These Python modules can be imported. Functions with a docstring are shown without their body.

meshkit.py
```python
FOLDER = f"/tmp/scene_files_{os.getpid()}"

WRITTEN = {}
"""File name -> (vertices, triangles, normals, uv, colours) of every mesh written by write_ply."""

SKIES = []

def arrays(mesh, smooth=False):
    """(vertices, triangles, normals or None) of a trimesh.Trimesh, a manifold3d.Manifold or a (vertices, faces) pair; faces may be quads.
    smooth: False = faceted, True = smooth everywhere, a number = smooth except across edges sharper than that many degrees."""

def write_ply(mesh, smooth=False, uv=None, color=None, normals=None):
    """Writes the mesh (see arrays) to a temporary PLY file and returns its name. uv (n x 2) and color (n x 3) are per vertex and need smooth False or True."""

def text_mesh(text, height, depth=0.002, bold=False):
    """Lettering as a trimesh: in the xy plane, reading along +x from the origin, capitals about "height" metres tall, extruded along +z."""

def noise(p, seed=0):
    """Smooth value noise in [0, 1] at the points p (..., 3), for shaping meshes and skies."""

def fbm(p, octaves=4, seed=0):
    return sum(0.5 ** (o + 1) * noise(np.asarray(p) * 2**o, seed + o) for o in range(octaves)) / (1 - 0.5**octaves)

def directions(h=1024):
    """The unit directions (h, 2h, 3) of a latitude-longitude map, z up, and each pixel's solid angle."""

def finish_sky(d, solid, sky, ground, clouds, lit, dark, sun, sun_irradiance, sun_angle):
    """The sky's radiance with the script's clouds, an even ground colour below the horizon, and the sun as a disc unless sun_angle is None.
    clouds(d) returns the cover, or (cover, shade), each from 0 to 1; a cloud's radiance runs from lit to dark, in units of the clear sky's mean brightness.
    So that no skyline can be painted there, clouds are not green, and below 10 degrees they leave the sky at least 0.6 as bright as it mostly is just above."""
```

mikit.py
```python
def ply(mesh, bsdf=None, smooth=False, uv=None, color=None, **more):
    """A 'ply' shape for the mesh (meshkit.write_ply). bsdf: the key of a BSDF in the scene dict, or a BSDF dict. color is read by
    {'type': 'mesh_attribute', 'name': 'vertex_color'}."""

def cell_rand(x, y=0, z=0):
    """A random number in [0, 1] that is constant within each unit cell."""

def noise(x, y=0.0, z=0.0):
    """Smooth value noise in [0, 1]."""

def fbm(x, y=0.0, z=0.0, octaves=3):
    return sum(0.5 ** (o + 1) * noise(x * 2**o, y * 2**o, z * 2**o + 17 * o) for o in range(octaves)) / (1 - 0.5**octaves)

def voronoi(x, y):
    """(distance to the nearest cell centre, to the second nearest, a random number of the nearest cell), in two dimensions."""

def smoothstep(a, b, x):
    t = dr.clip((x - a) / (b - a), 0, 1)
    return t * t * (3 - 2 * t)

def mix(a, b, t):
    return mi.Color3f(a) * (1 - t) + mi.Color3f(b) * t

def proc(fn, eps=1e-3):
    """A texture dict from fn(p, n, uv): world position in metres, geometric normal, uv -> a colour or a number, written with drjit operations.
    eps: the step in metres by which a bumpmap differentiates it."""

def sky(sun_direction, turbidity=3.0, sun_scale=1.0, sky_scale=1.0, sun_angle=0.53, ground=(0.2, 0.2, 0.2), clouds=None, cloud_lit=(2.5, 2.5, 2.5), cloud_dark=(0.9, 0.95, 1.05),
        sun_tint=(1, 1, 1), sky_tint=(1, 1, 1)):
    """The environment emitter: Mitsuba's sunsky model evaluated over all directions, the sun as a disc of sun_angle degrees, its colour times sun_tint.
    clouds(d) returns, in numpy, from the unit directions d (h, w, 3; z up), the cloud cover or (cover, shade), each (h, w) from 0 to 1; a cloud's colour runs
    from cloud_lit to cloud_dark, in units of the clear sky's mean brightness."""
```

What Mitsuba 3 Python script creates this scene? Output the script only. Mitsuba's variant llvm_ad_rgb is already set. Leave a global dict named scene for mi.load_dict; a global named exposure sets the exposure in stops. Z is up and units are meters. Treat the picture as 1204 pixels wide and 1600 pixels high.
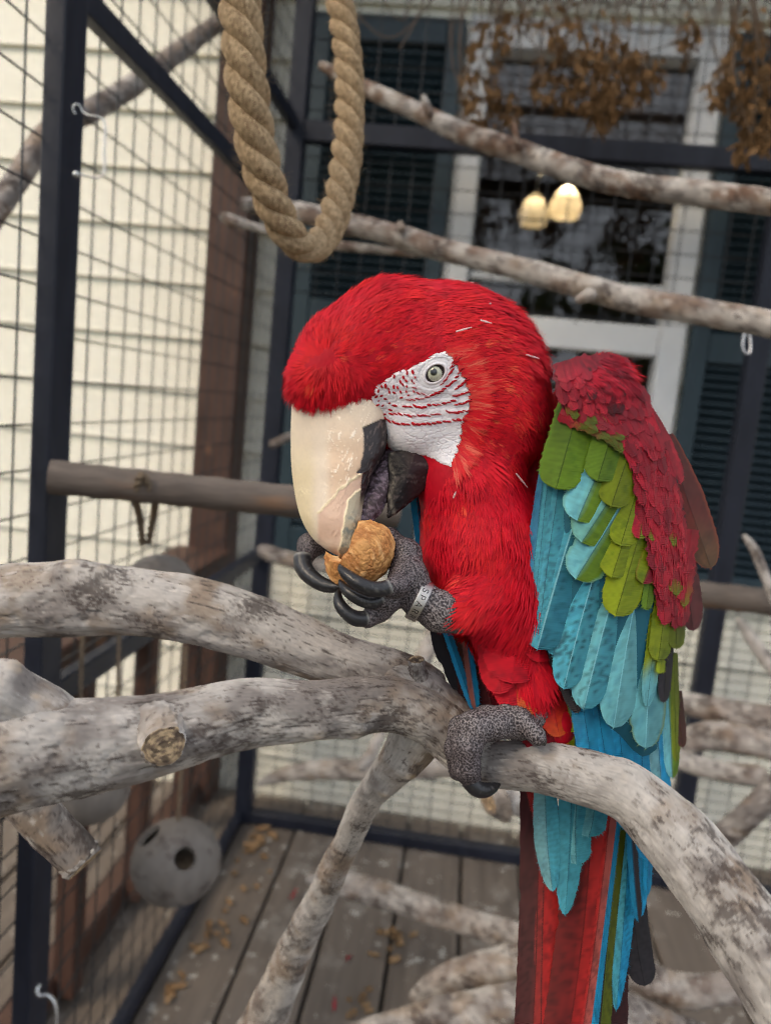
import math, random
import numpy as np, trimesh, manifold3d as m3, mitsuba as mi, drjit as dr
from scipy.spatial import cKDTree
import mikit, meshkit
from mikit import proc, noise, fbm, voronoi, smoothstep, mix

# ------------------------------------------------------------------ camera, sky, exposure
exposure = 2.46
FOCAL, EYE = 1207.0, np.array([0.0, 0.0, 1.10])
YAW, PITCH, ROLL = (math.radians(a) for a in (5.6, 8.1, 5.7))
FWD = np.array([-math.sin(YAW) * math.cos(PITCH), math.cos(YAW) * math.cos(PITCH), -math.sin(PITCH)])
_r = np.cross(FWD, [0, 0, 1.0]); _r /= np.linalg.norm(_r); _u = np.cross(_r, FWD)
RIGHT = _r * math.cos(ROLL) + _u * math.sin(ROLL)
UP = _u * math.cos(ROLL) - _r * math.sin(ROLL)
T = mi.ScalarTransform4f
scene, labels = {}, {}
scene['camera'] = {'type': 'thinlens', 'fov': 2 * math.degrees(math.atan(602 / FOCAL)), 'fov_axis': 'x',
                   'aperture_radius': 0.0021, 'focus_distance': 0.415, 'near_clip': 0.02, 'far_clip': 200.0,
                   'to_world': T().look_at(origin=EYE.tolist(), target=(EYE + FWD).tolist(), up=UP.tolist())}
scene['sky'] = mikit.sky([-0.55, -0.6, 0.75], turbidity=3, sun_scale=0.30, sun_angle=22, ground=(0.16, 0.15, 0.13), clouds=lambda d: 1.0, cloud_lit=(2.30, 2.47, 2.74))


def at(px, py, d):
    """World point d metres in front of the camera along the photograph's pixel (1204 x 1600)."""
    px, py, d = (np.asarray(x, float) for x in (px, py, d))
    return EYE + (FWD + RIGHT * ((px - 602) / FOCAL)[..., None] + UP * ((800 - py) / FOCAL)[..., None]) * d[..., None]


def on(px, py, axis, value):
    v = FWD + RIGHT * (px - 602) / FOCAL + UP * (800 - py) / FOCAL
    return EYE + v * (value - EYE[axis]) / v[axis]


def lin(*c):
    c = np.array(c, float) / 255
    return np.where(c < 0.04045, c / 12.92, ((c + 0.055) / 1.055) ** 2.4)


RNG = np.random.default_rng(7)
# ------------------------------------------------------------------ helpers


def key_for(name):
    if name not in scene and name not in labels:
        return name
    i = 1
    while f'{name}_{i:03d}' in scene or f'{name}_{i:03d}' in labels:
        i += 1
    return f'{name}_{i:03d}'


def thing(name, label, category, group=None):
    k = key_for(name)
    labels[k] = {'label': label, 'category': category, **({'group': group} if group else {})}
    return k


def put(name, mesh, bsdf, parent=None, smooth=False, color=None, uv=None, label=None, kind=None, **more):
    k = key_for(f'{parent}__{name}' if parent else name)
    scene[k] = mikit.ply(mesh, bsdf, smooth=smooth, color=color, uv=uv, **more)
    if label or kind:
        labels[k] = {**({'label': label} if label else {}), **({'kind': kind} if kind else {})}
    return k


def solo(name, mesh, bsdf, label, category, group=None, **more):
    k = put(name, mesh, bsdf, None, **more)
    labels[k] = {'label': label, 'category': category, **({'group': group} if group else {})}
    return k


def box(x0, x1, y0, y1, z0, z1, bevel=0.0):
    """A box, its edges bevelled."""
    c = np.array([[x0, x1], [y0, y1], [z0, z1]], float)
    ctr, h = c.mean(1), np.diff(c, axis=1)[:, 0] / 2
    if bevel <= 0:
        m = trimesh.creation.box(extents=2 * h)
    else:
        b = min(bevel, h.min() * 0.9)
        pts = [np.array(s) * (h - b + b * np.eye(3)[k]) for s in np.ndindex(2, 2, 2) for s in [np.array(s) * 2 - 1] for k in range(3)]
        m = trimesh.convex.convex_hull(np.array(pts))
    m.apply_translation(ctr)
    return m


def beam(a, b, w, h, up=(0, 0, 1), bevel=0.002):
    """A bar of section w x h from a to b."""
    a, b = np.asarray(a, float), np.asarray(b, float)
    d = b - a; L = np.linalg.norm(d); d /= L
    s = np.cross(d, up); s /= np.linalg.norm(s); t = np.cross(s, d)
    m = box(-w / 2, w / 2, -h / 2, h / 2, 0, L, bevel)
    M = np.eye(4); M[:3, 0], M[:3, 1], M[:3, 2], M[:3, 3] = s, t, d, a
    m.apply_transform(M)
    return m


def join(parts):
    return trimesh.util.concatenate([trimesh.Trimesh(np.array(p.vertices), np.array(p.faces), process=False) if not isinstance(p, tuple) else trimesh.Trimesh(p[0], p[1], process=False) for p in parts])


def rod(a, b, r, n=6):
    a, b = np.asarray(a, float), np.asarray(b, float)
    return tube(np.array([a, b]), [r, r], n)[:2]


def frames(p):
    t = np.gradient(p, axis=0); t /= np.linalg.norm(t, axis=1, keepdims=True) + 1e-15
    a = np.cross(t[0], [0.31, 0.2, 0.93]); a /= np.linalg.norm(a)
    A = [a]
    for k in range(1, len(p)):
        a = A[-1] - t[k] * (A[-1] @ t[k]); A.append(a / (np.linalg.norm(a) + 1e-15))
    A = np.array(A)
    return t, A, np.cross(t, A)


def tube(p, r, sides=8, caps=True):
    """Vertices, faces, (along, angle) of a tube along the points p."""
    p = np.asarray(p, float); r = np.broadcast_to(np.asarray(r, float), (len(p),))
    t, A, B = frames(p)
    ang = np.arange(sides) * 2 * np.pi / sides
    v = p[:, None] + r[:, None, None] * (np.cos(ang)[None, :, None] * A[:, None] + np.sin(ang)[None, :, None] * B[:, None])
    n = len(p)
    i, j = np.meshgrid(np.arange(n - 1), np.arange(sides), indexing='ij')
    q = np.stack([i * sides + j, i * sides + (j + 1) % sides, (i + 1) * sides + (j + 1) % sides, (i + 1) * sides + j], -1).reshape(-1, 4)
    f = np.vstack([q[:, [0, 1, 2]], q[:, [0, 2, 3]]])
    v = v.reshape(-1, 3)
    s = np.concatenate([[0], np.cumsum(np.linalg.norm(np.diff(p, axis=0), axis=1))])
    S, Th = np.repeat(s, sides), np.tile(ang, n)
    if caps:
        k = np.arange(sides)
        v = np.vstack([v, p[:1], p[-1:]])
        f = np.vstack([f, np.stack([(k + 1) % sides, k, k * 0 + n * sides], 1), np.stack([k + (n - 1) * sides, (k + 1) % sides + (n - 1) * sides, k * 0 + n * sides + 1], 1)])
        S, Th = np.append(S, [0, s[-1]]), np.append(Th, [0, 0])
    return v, f, S, Th


def spline(ctrl, n):
    """Catmull-Rom through the control rows, n samples."""
    c = np.asarray(ctrl, float)
    from scipy.interpolate import PchipInterpolator, CubicSpline
    s = np.concatenate([[0], np.cumsum(np.linalg.norm(np.diff(c[:, :3], axis=0), axis=1) ** 0.7 + 1e-9)])
    q = np.linspace(0, s[-1], n)
    if len(c) < 3:
        return np.stack([np.interp(q, s, c[:, k]) for k in range(c.shape[1])], 1)
    out = [CubicSpline(s, c[:, k], bc_type='natural')(q) if k < 3 else PchipInterpolator(s, c[:, k])(q) for k in range(c.shape[1])]
    return np.stack(out, 1)


def pix_path(rows):
    """Rows (px, py, depth, radius in photo pixels) -> rows (x, y, z, radius in metres)."""
    a = np.asarray(rows, float)
    return np.column_stack([at(a[:, 0], a[:, 1], a[:, 2]), a[:, 3] * a[:, 2] / FOCAL])


def N3(p, s, seed=0):
    return meshkit.noise(np.asarray(p) * s, seed)


def F3(p, s, octaves=4, seed=0):
    return meshkit.fbm(np.asarray(p) * s, octaves, seed)


def sstep(a, b, x):
    t = np.clip((x - a) / (b - a), 0, 1)
    return t * t * (3 - 2 * t)


def lerp(a, b, t):
    return np.asarray(a) * (1 - t[..., None]) + np.asarray(b) * t[..., None]


# ------------------------------------------------------------------ materials


def mat(name, d, two=True):
    scene[name] = {'type': 'twosided', 'bsdf': d} if two else d
    return name


VC = {'type': 'mesh_attribute', 'name': 'vertex_color'}


def rgb(*c):
    return {'type': 'rgb', 'value': [float(x) for x in c]}


def principled(color, rough=0.6, spec=0.5, **more):
    return {'type': 'principled', 'base_color': color, 'roughness': rough, 'specular': spec, **more}


def bumped(d, fn, scale=1.0, eps=2e-4):
    return {'type': 'bumpmap', 'arbitrary': proc(fn, eps), 'scale': scale, 'bsdf': d}


mat('paint_dark', bumped(principled(proc(lambda p, n, uv: mix((0.009, 0.011, 0.019), (0.019, 0.023, 0.038), fbm(p.x * 40, p.y * 40, p.z * 9))), 0.46, 0.30), lambda p, n, uv: fbm(p.x * 300, p.y * 300, p.z * 120) * 0.0003))
mat('wire_paint', principled(rgb(0.016, 0.018, 0.022), 0.45))
mat('siding', bumped(principled(proc(lambda p, n, uv: mix((0.80, 0.775, 0.655), (0.87, 0.85, 0.745), fbm(p.x * 1.6, p.z * 14, p.y * 3) * 0.7 + 0.3 * noise(p.x * 40, p.z * 160))), 0.55, 0.4), lambda p, n, uv: fbm(p.x * 14, p.y * 30, p.z * 160) * 0.0012))
mat('trim_white', bumped(principled(proc(lambda p, n, uv: mix((0.62, 0.64, 0.66), (0.76, 0.77, 0.78), fbm(p.x * 9, p.y * 9, p.z * 9))), 0.4), lambda p, n, uv: fbm(p.x * 60, p.y * 60, p.z * 60) * 0.0004))
mat('shutter_teal', principled(proc(lambda p, n, uv: mix((0.016, 0.033, 0.046), (0.028, 0.054, 0.072), fbm(p.x * 30, p.y * 30, p.z * 12))), 0.5))
mat('glass_pane', {'type': 'thindielectric', 'int_ior': 1.52}, two=False)
mat('room_dark', {'type': 'diffuse', 'reflectance': rgb(0.10, 0.085, 0.07)})
mat('blind_brown', principled(proc(lambda p, n, uv: mix((0.050, 0.034, 0.024), (0.085, 0.058, 0.040), noise(p.x * 20, p.z * 200))), 0.7))


def _deck(p, n, uv):
    c = dr.floor(p.x / 0.141 + 0.33)
    g = fbm(p.x * 90 + c * 7, p.y * 5, p.z * 90 + c * 3.1, 4)
    base = mix((0.082, 0.067, 0.056), (0.195, 0.163, 0.138), g * 0.75 + 0.35 * fbm(p.x * 7, p.y * 4, c * 2.3))
    wear = smoothstep(0.60, 0.78, fbm(p.x * 22, p.y * 16, 3.0, 4))
    drop = smoothstep(0.755, 0.80, fbm(p.x * 45 + 4, p.y * 45, 1.0, 3)) * 0.7
    return mix(mix(base, (0.26, 0.235, 0.21), wear * 0.55), (0.50, 0.48, 0.44), drop * 0.8)


mat('deck_wood', bumped(principled(proc(_deck), 0.8, 0.3), lambda p, n, uv: fbm(p.x * 120, p.y * 6, p.z * 40) * 0.002))


def _rail(p, n, uv):
    g = fbm(p.x * 60, p.y * 9, p.z * 9, 4)
    return mix((0.030, 0.015, 0.011), (0.095, 0.047, 0.033), g) + mi.Color3f(0.16, 0.075, 0.035) * smoothstep(0.66, 0.85, fbm(p.x * 25, p.y * 18, p.z * 18, 4)) * 0.6


mat('rail_wood', bumped(principled(proc(_rail), 0.62, 0.4), lambda p, n, uv: fbm(p.x * 80, p.y * 20, p.z * 20) * 0.0015))
mat('porch_wood', principled(proc(lambda p, n, uv: mix((0.20, 0.18, 0.15), (0.32, 0.29, 0.25), fbm(p.x * 3, p.y * 40, p.z * 3))), 0.8))
mat('bark', bumped(principled(VC, 0.82, 0.25), lambda p, n, uv: fbm(p.x * 700, p.y * 700, p.z * 700, 3) * 0.0005, 1.0, 1e-4))
mat('earth', {'type': 'diffuse', 'reflectance': proc(lambda p, n, uv: mix((0.10, 0.10, 0.055), (0.19, 0.17, 0.10), fbm(p.x * 0.8, p.y * 0.8)))})
mat('steel', {'type': 'roughconductor', 'material': 'none', 'specular_reflectance': rgb(0.62, 0.62, 0.64), 'alpha': 0.28})

# ------------------------------------------------------------------ the setting: ground, deck, house
LEFT, BACK, WALL = -0.46, 1.82, 1.985
K = WALL / 2.5                                        # the house front was measured for a wall at 2.5 m: same view, nearer and smaller
g = 100.0
put('ground', trimesh.Trimesh([[-g, -g, -0.5], [g, -g, -0.5], [g, g, -0.5], [-g, g, -0.5]], [[0, 1, 2], [0, 2, 3]]), 'earth')
labels['ground'] = {'kind': 'structure'}
put('deck_floor', box(-1.4, 2.6, -0.9, 1.95, -0.12, -0.04), 'room_dark')
labels['deck_floor'] = {'kind': 'structure'}
for i in range(-9, 18):
    x0 = i * 0.141 - 0.091 + 0.047
    b = box(x0 + 0.004, x0 + 0.137, -0.85, 1.962, -0.034, RNG.uniform(-0.002, 0.0015), 0.003)
    put('board', b, 'deck_wood', 'deck_floor')

house = thing('house', 'cream lap sided house with white framed window and teal louvred shutters', 'house')
kx, kz = (lambda v: v * K), (lambda v: 1.1 + (v - 1.1) * K)
WX0, WX1, WZ0, WZ1 = kx(-0.10), kx(0.575), kz(0.62), kz(2.215)       # opening behind the window's trim
LAP = 0.1735 * K


def lap(x0, x1, z):
    """One lap of siding: proud at its foot, tucked in at its head."""
    prof = np.array([[0.003, z + LAP + 0.002], [-0.0085, z + 0.004], [-0.0115, z], [0.003, z]])
    v = np.vstack([np.column_stack([np.full(4, x), WALL + prof[:, 0], prof[:, 1]]) for x in (x0, x1)])
    f = [[k, (k + 1) % 4, 4 + (k + 1) % 4] for k in range(4)] + [[k, 4 + (k + 1) % 4, 4 + k] for k in range(4)] + [[0, 2, 1], [0, 3, 2], [4, 5, 6], [4, 6, 7]]
    return trimesh.Trimesh(v, np.array(f)[:, ::-1])


for k in range(-5, 18):
    z = kz(2.108) - LAP * (11 - k)
    spans = [(-3.6, 4.2)] if z > WZ1 or z + LAP < WZ0 else [(-3.6, WX0), (WX1, 4.2)]
    for a, c in spans:
        put('siding_board', lap(a, c, z), 'siding', house)
put('wall', join([box(-3.6, WX0, WALL + 0.006, WALL + 0.1, -0.5, 2.9), box(WX1, 4.2, WALL + 0.006, WALL + 0.1, -0.5, 2.9), box(WX0, WX1, WALL + 0.006, WALL + 0.1, -0.5, WZ0), box(WX0, WX1, WALL + 0.006, WALL + 0.1, WZ1, 2.9)]), 'siding', house)
X0, X1 = kx(-0.0615), kx(0.5365)
win = put('window', join([box(kx(-0.137), X0 - 0.0005, WALL - 0.03, WALL + 0.04, kz(0.56), kz(2.255), 0.004), box(X1 + 0.0005, kx(0.612), WALL - 0.03, WALL + 0.04, kz(0.56), kz(2.255), 0.004),
                          box(X0, X1, WALL - 0.028, WALL + 0.04, kz(2.165), kz(2.253), 0.004), box(kx(-0.15), kx(0.63), WALL - 0.05, WALL + 0.03, kz(0.53), kz(0.5595), 0.004)]), 'trim_white', house, label='white framed sash window with brown blind above')
put('meeting_rail', box(X0 + .0005, X1 - .0005, WALL - 0.012, WALL + 0.03, kz(1.89), kz(1.932), 0.003), 'trim_white', win)
put('lower_rail', box(X0 + .0005, X1 - .0005, WALL - 0.02, WALL + 0.03, kz(1.315), kz(1.405), 0.004), 'trim_white', win)
put('glazing_bar', box(X0 + .0005, X1 - .0005, WALL - 0.006, WALL + 0.03, kz(1.508), kz(1.528), 0.002), 'trim_white', win)
for z0, z1, y in ((1.933, 2.164, 0.02), (1.529, 1.889, 0.008), (1.406, 1.507, 0.008), (0.57, 1.314, 0.012)):
    z0, z1 = kz(z0), kz(z1)
    put('pane', trimesh.Trimesh([[X0, WALL + y, z0], [X1, WALL + y, z0], [X1, WALL + y, z1], [X0, WALL + y, z1]], [[0, 1, 2], [0, 2, 3]]), 'glass_pane', win)
for k in range(10):
    z = kz(1.945 + k * 0.0225)
    put('blind_slat', beam([X0 + .01, WALL + 0.05, z], [X1 - .01, WALL + 0.05, z], 0.018, 0.002, up=(0, 0.5, 1), bevel=0), 'blind_brown', win)
put('interior', join([box(-1.2, 1.6, 3.8, 3.85, 0, 2.7), box(-1.25, -1.2, 2.1, 3.8, 0, 2.7), box(1.6, 1.65, 2.1, 3.8, 0, 2.7), box(-1.2, 1.6, 2.1, 3.8, 2.65, 2.7), box(-1.2, 1.6, 2.1, 3.8, 0.2, 0.25)]), 'room_dark', house)


def shutter(x0, x1, z0, z1):
    x0, x1, z0, z1, m0, m1 = kx(x0), kx(x1), kz(z0), kz(z1), kz(1.31), kz(1.40)
    f0, f1 = WALL - 0.040, WALL - 0.0125
    s = put('shutter', join([box(x0, x0 + 0.042, f0, f1, z0, z1, 0.003), box(x1 - 0.042, x1, f0, f1, z0, z1, 0.003),
                             *[box(x0 + 0.0425, x1 - 0.0425, f0 + .002, f1 - .001, a, c, 0.003) for a, c in ((z0, z0 + 0.07), (z1 - 0.06, z1), (m0, m1))],
                             box(x0 + 0.0425, x1 - 0.0425, f1 - .003, f1, z0, z1)]), 'shutter_teal', house, label=f'teal louvred shutter {"left" if x0 < 0 else "right"} of the window')
    for a, c in ((z0 + 0.07, m0), (m1, z1 - 0.06)):
        for z in np.arange(a + 0.010, c - 0.006, 0.021):
            put('slat', beam([x0 + 0.043, WALL - 0.027, z], [x1 - 0.043, WALL - 0.027, z], 0.022, 0.004, up=(0, 0.75, 1), bevel=0.001), 'shutter_teal', s)


shutter(-0.60, -0.145, 0.58, 2.235)
shutter(0.625, 1.08, 0.58, 2.235)
put('porch_roof', join([box(-0.95, 3.2, 1.50, WALL - 0.02, 2.42, 2.48)] + [box(-0.95 + 0.4 * k, -0.91 + 0.4 * k, 1.50, WALL - 0.02, 2.34, 2.419) for k in range(11)]), 'porch_wood', house)
put('porch_post', box(-0.675, -0.577, 1.865, 1.960, -0.4, 2.34, 0.004), 'rail_wood', house)
scene['bulb_glow'] = {'type': 'diffuse', 'reflectance': rgb(0.9, 0.9, 0.85)}
mat('lamp_glass', {'type': 'principledthin', 'base_color': rgb(0.62, 0.54, 0.40), 'roughness': 0.5, 'diff_trans': 0.9, 'spec_trans': 0.0}, two=False)

lamp = thing('pendant_lamp', 'lit pendant lamp with two frosted glass shades behind the window', 'lamp')
th = np.linspace(0, 1, 14)
LY = 2.75
for px, py, s in ((884, 316, 1.0), (834, 328, 0.95)):
    c = on(px, py, 1, LY)
    prof = np.column_stack([(0.014 + 0.038 * np.sin(th * 2.3) ** 0.8) * s, 0.050 - th * 0.10])
    sh = trimesh.creation.revolve(prof, sections=28); sh.apply_translation(c)
    put('shade', sh, 'lamp_glass', lamp, smooth=True)
    bulb = trimesh.creation.icosphere(3, 0.021); bulb.apply_translation(c + [0, -0.01, 0.028 if s == 1 else 0.01])
    put('bulb', bulb, 'bulb_glow', lamp, smooth=True, emitter={'type': 'area', 'radiance': rgb(*(np.array([6.5, 5.6, 4.0]) * (1 if s == 1 else 0.35)))})
    put('stem', join([rod(c + [0, 0, 0.049], c + [0, 0, 0.11], 0.005), rod(c + [0, 0, 0.11], on(860, 292, 1, LY) + [0, 0, 0.10], 0.005)]), 'steel', lamp)
put('chain', join([rod(on(860, 292, 1, LY) + [0, 0, 0.10], [on(860, 292, 1, LY)[0], LY, 2.64], 0.005)]), 'steel', lamp)

# deck railing outside the cage's left side
rail = thing('deck_railing', 'dark red brown wooden deck railing outside the left cage wall', 'railing')
put('handrail', join([box(-0.70, -0.56, -0.6, 1.86, 0.655, 0.692, 0.004)]), 'rail_wood', rail)
put('upper_rail', box(-0.65, -0.61, -0.6, 1.862, 0.56, 0.654, 0.003), 'rail_wood', rail)
put('bottom_rail', box(-0.655, -0.605, -0.6, 1.862, -0.005, 0.06, 0.003), 'rail_wood', rail)
for y in np.arange(-0.2, 1.8, 0.27):
    put('baluster', box(-0.6095, -0.572, y, y + 0.038, 0.02, 0.64, 0.002), 'rail_wood', rail)

# ------------------------------------------------------------------ the cage
cage = thing('aviary_cage', 'black metal aviary cage of square tubes and welded wire mesh', 'cage')
TOP = 2.25


def post(x0, x1, y0, y1, z0=0.002, z1=TOP):
    put('post', box(x0, x1, y0, y1, z0, z1, 0.002), 'paint_dark', cage)


post(-0.484, -0.461, 0.815, 0.862)                      # near left post
post(-0.486, -0.446, BACK - 0.02, BACK + 0.02)          # back corner post
post(0.585, 0.628, BACK - 0.02, BACK + 0.02)
post(1.40, 1.44, BACK - 0.02, BACK + 0.02)
post(-0.484, -0.461, -0.42, -0.38)
for z, h in ((1.50, 0.03), (1.70, 0.03), (0.705, 0.035), (0.022, 0.03), (TOP, 0.04)):
    for a, b in ((-0.379, 0.814), (0.863, BACK - 0.021)):
        if z == 1.50 and a < 0: continue
        put('rail', box(-0.482, -0.463, a, b, z - h / 2, z + h / 2, 0.002), 'paint_dark', cage)
for z, h in ((1.685, 0.045), (0.018, 0.03), (TOP, 0.04)):
    for a, b in ((-0.445, 0.584), (0.629, 1.399)):
        put('rail', box(a, b, BACK - 0.018, BACK + 0.018, z - h / 2, z + h / 2, 0.002), 'paint_dark', cage)
for a in (-0.38, 0.84): put('rail', box(-0.46, 1.44, a - 0.015, a + 0.015, TOP - 0.015, TOP + 0.015, 0.002), 'paint_dark', cage)


def wire_mesh(o, u, v, nu, nv, su, sv, r=0.0013, jitter=0.0):
    """Welded mesh: nu x nv wires in the plane o + u, v."""
    o, u, v = (np.asarray(q, float) for q in (o, u, v))
    n = np.cross(u, v); out = []
    for k in range(nu + 1):
        out.append(rod(o + u * su * k, o + u * su * k + v * sv * nv + v * RNG.uniform(0, jitter), r, 5))
    for k in range(nv + 1):
        out.append(rod(o + v * sv * k + n * 2 * r, o + v * sv * k + u * su * nu + n * 2 * r, r, 5))
    return join(out)


W2 = 0.0508
put('wire_mesh', wire_mesh([-0.487, -0.38, 0.02], [0, 1, 0], [0, 0, 1], 43, 44, W2, W2), 'wire_paint', cage, kind='stuff')
put('wire_mesh', wire_mesh([-0.45, BACK + 0.021, TOP], [1, 0, 0], [0, 0, -1], 37, 18, W2, W2, r=0.0017, jitter=0.02), 'wire_paint', cage, kind='stuff')
put('wire_mesh', wire_mesh([-0.45, BACK + 0.021, 0.02], [1, 0, 0], [0, 0, 1], 37, 27, W2, W2 / 2, r=0.0015), 'wire_paint', cage, kind='stuff')
put('wire_mesh', wire_mesh([-0.46, -0.38, TOP + 0.021], [1, 0, 0], [0, 1, 0], 37, 43, W2, W2), 'wire_paint', cage, kind='stuff')

# ------------------------------------------------------------------ branches
PALE, GREY, TAN, DARK, RUST = (np.array(lin(*c)) for c in ((182, 176, 170), (132, 125, 121), (140, 120, 100), (54, 45, 42), (104, 74, 54)))


def bark_colour(p, S, Th, seed, dark=0.45, rust=0.0, pale=0.5):
    """Weathered bare wood: pale silver, grey, tan stain and dark crusty patches, with a fine grain along the limb."""
    o = seed * 0.37
    a = meshkit.fbm(p * 48 + o, 4, seed)
    c = lerp(GREY, PALE, sstep(0.36, 0.62, a + 0.22 * (pale - 0.5)))
    c = lerp(c, TAN, 0.65 * sstep(0.50, 0.70, meshkit.fbm(p * 40 + 3 + o, 4, seed + 3)))
    c = lerp(c, RUST, rust * sstep(0.42, 0.62, meshkit.fbm(p * 30 + 7 + o, 5, seed + 5)))
    speck = meshkit.fbm(p * 620.0, 3, seed + 9)
    fine = meshkit.fbm(np.column_stack([S * 130, np.cos(Th) * 30, np.sin(Th) * 30]), 4, seed + 13)
    zone = meshkit.fbm(p * 34 + 11 + o, 4, seed + 7)
    mask = 0.40 * zone + 0.20 * meshkit.fbm(p * 130 + o, 4, seed + 8) + 0.22 * speck + 0.18 * fine
    c = lerp(c, DARK * 1.25, 0.80 * sstep(0.525 - 0.05 * dark, 0.60, mask))
    c = lerp(c, DARK, 0.60 * sstep(0.57, 0.70, 0.55 * fine + 0.45 * meshkit.fbm(p * 300.0, 3, seed + 17)))
    c = lerp(c, PALE * 1.15, 0.55 * sstep(0.56, 0.68, 0.7 * meshkit.fbm(p * 120.0 + 5, 4, seed + 19) + 0.3 * fine))
    line = meshkit.fbm(np.column_stack([S * 14, np.cos(Th) * 9, np.sin(Th) * 9]) + 0.35 * (zone[:, None] - .5), 4, seed + 23)
    c = lerp(c, DARK * .7, 0.75 * np.exp(-((line - .5) / .007) ** 2) * sstep(.46, .56, meshkit.fbm(p * 30.0, 2, seed + 29)))
    return c * (0.52 + 0.66 * fine + 0.22 * speck)[:, None]


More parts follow.
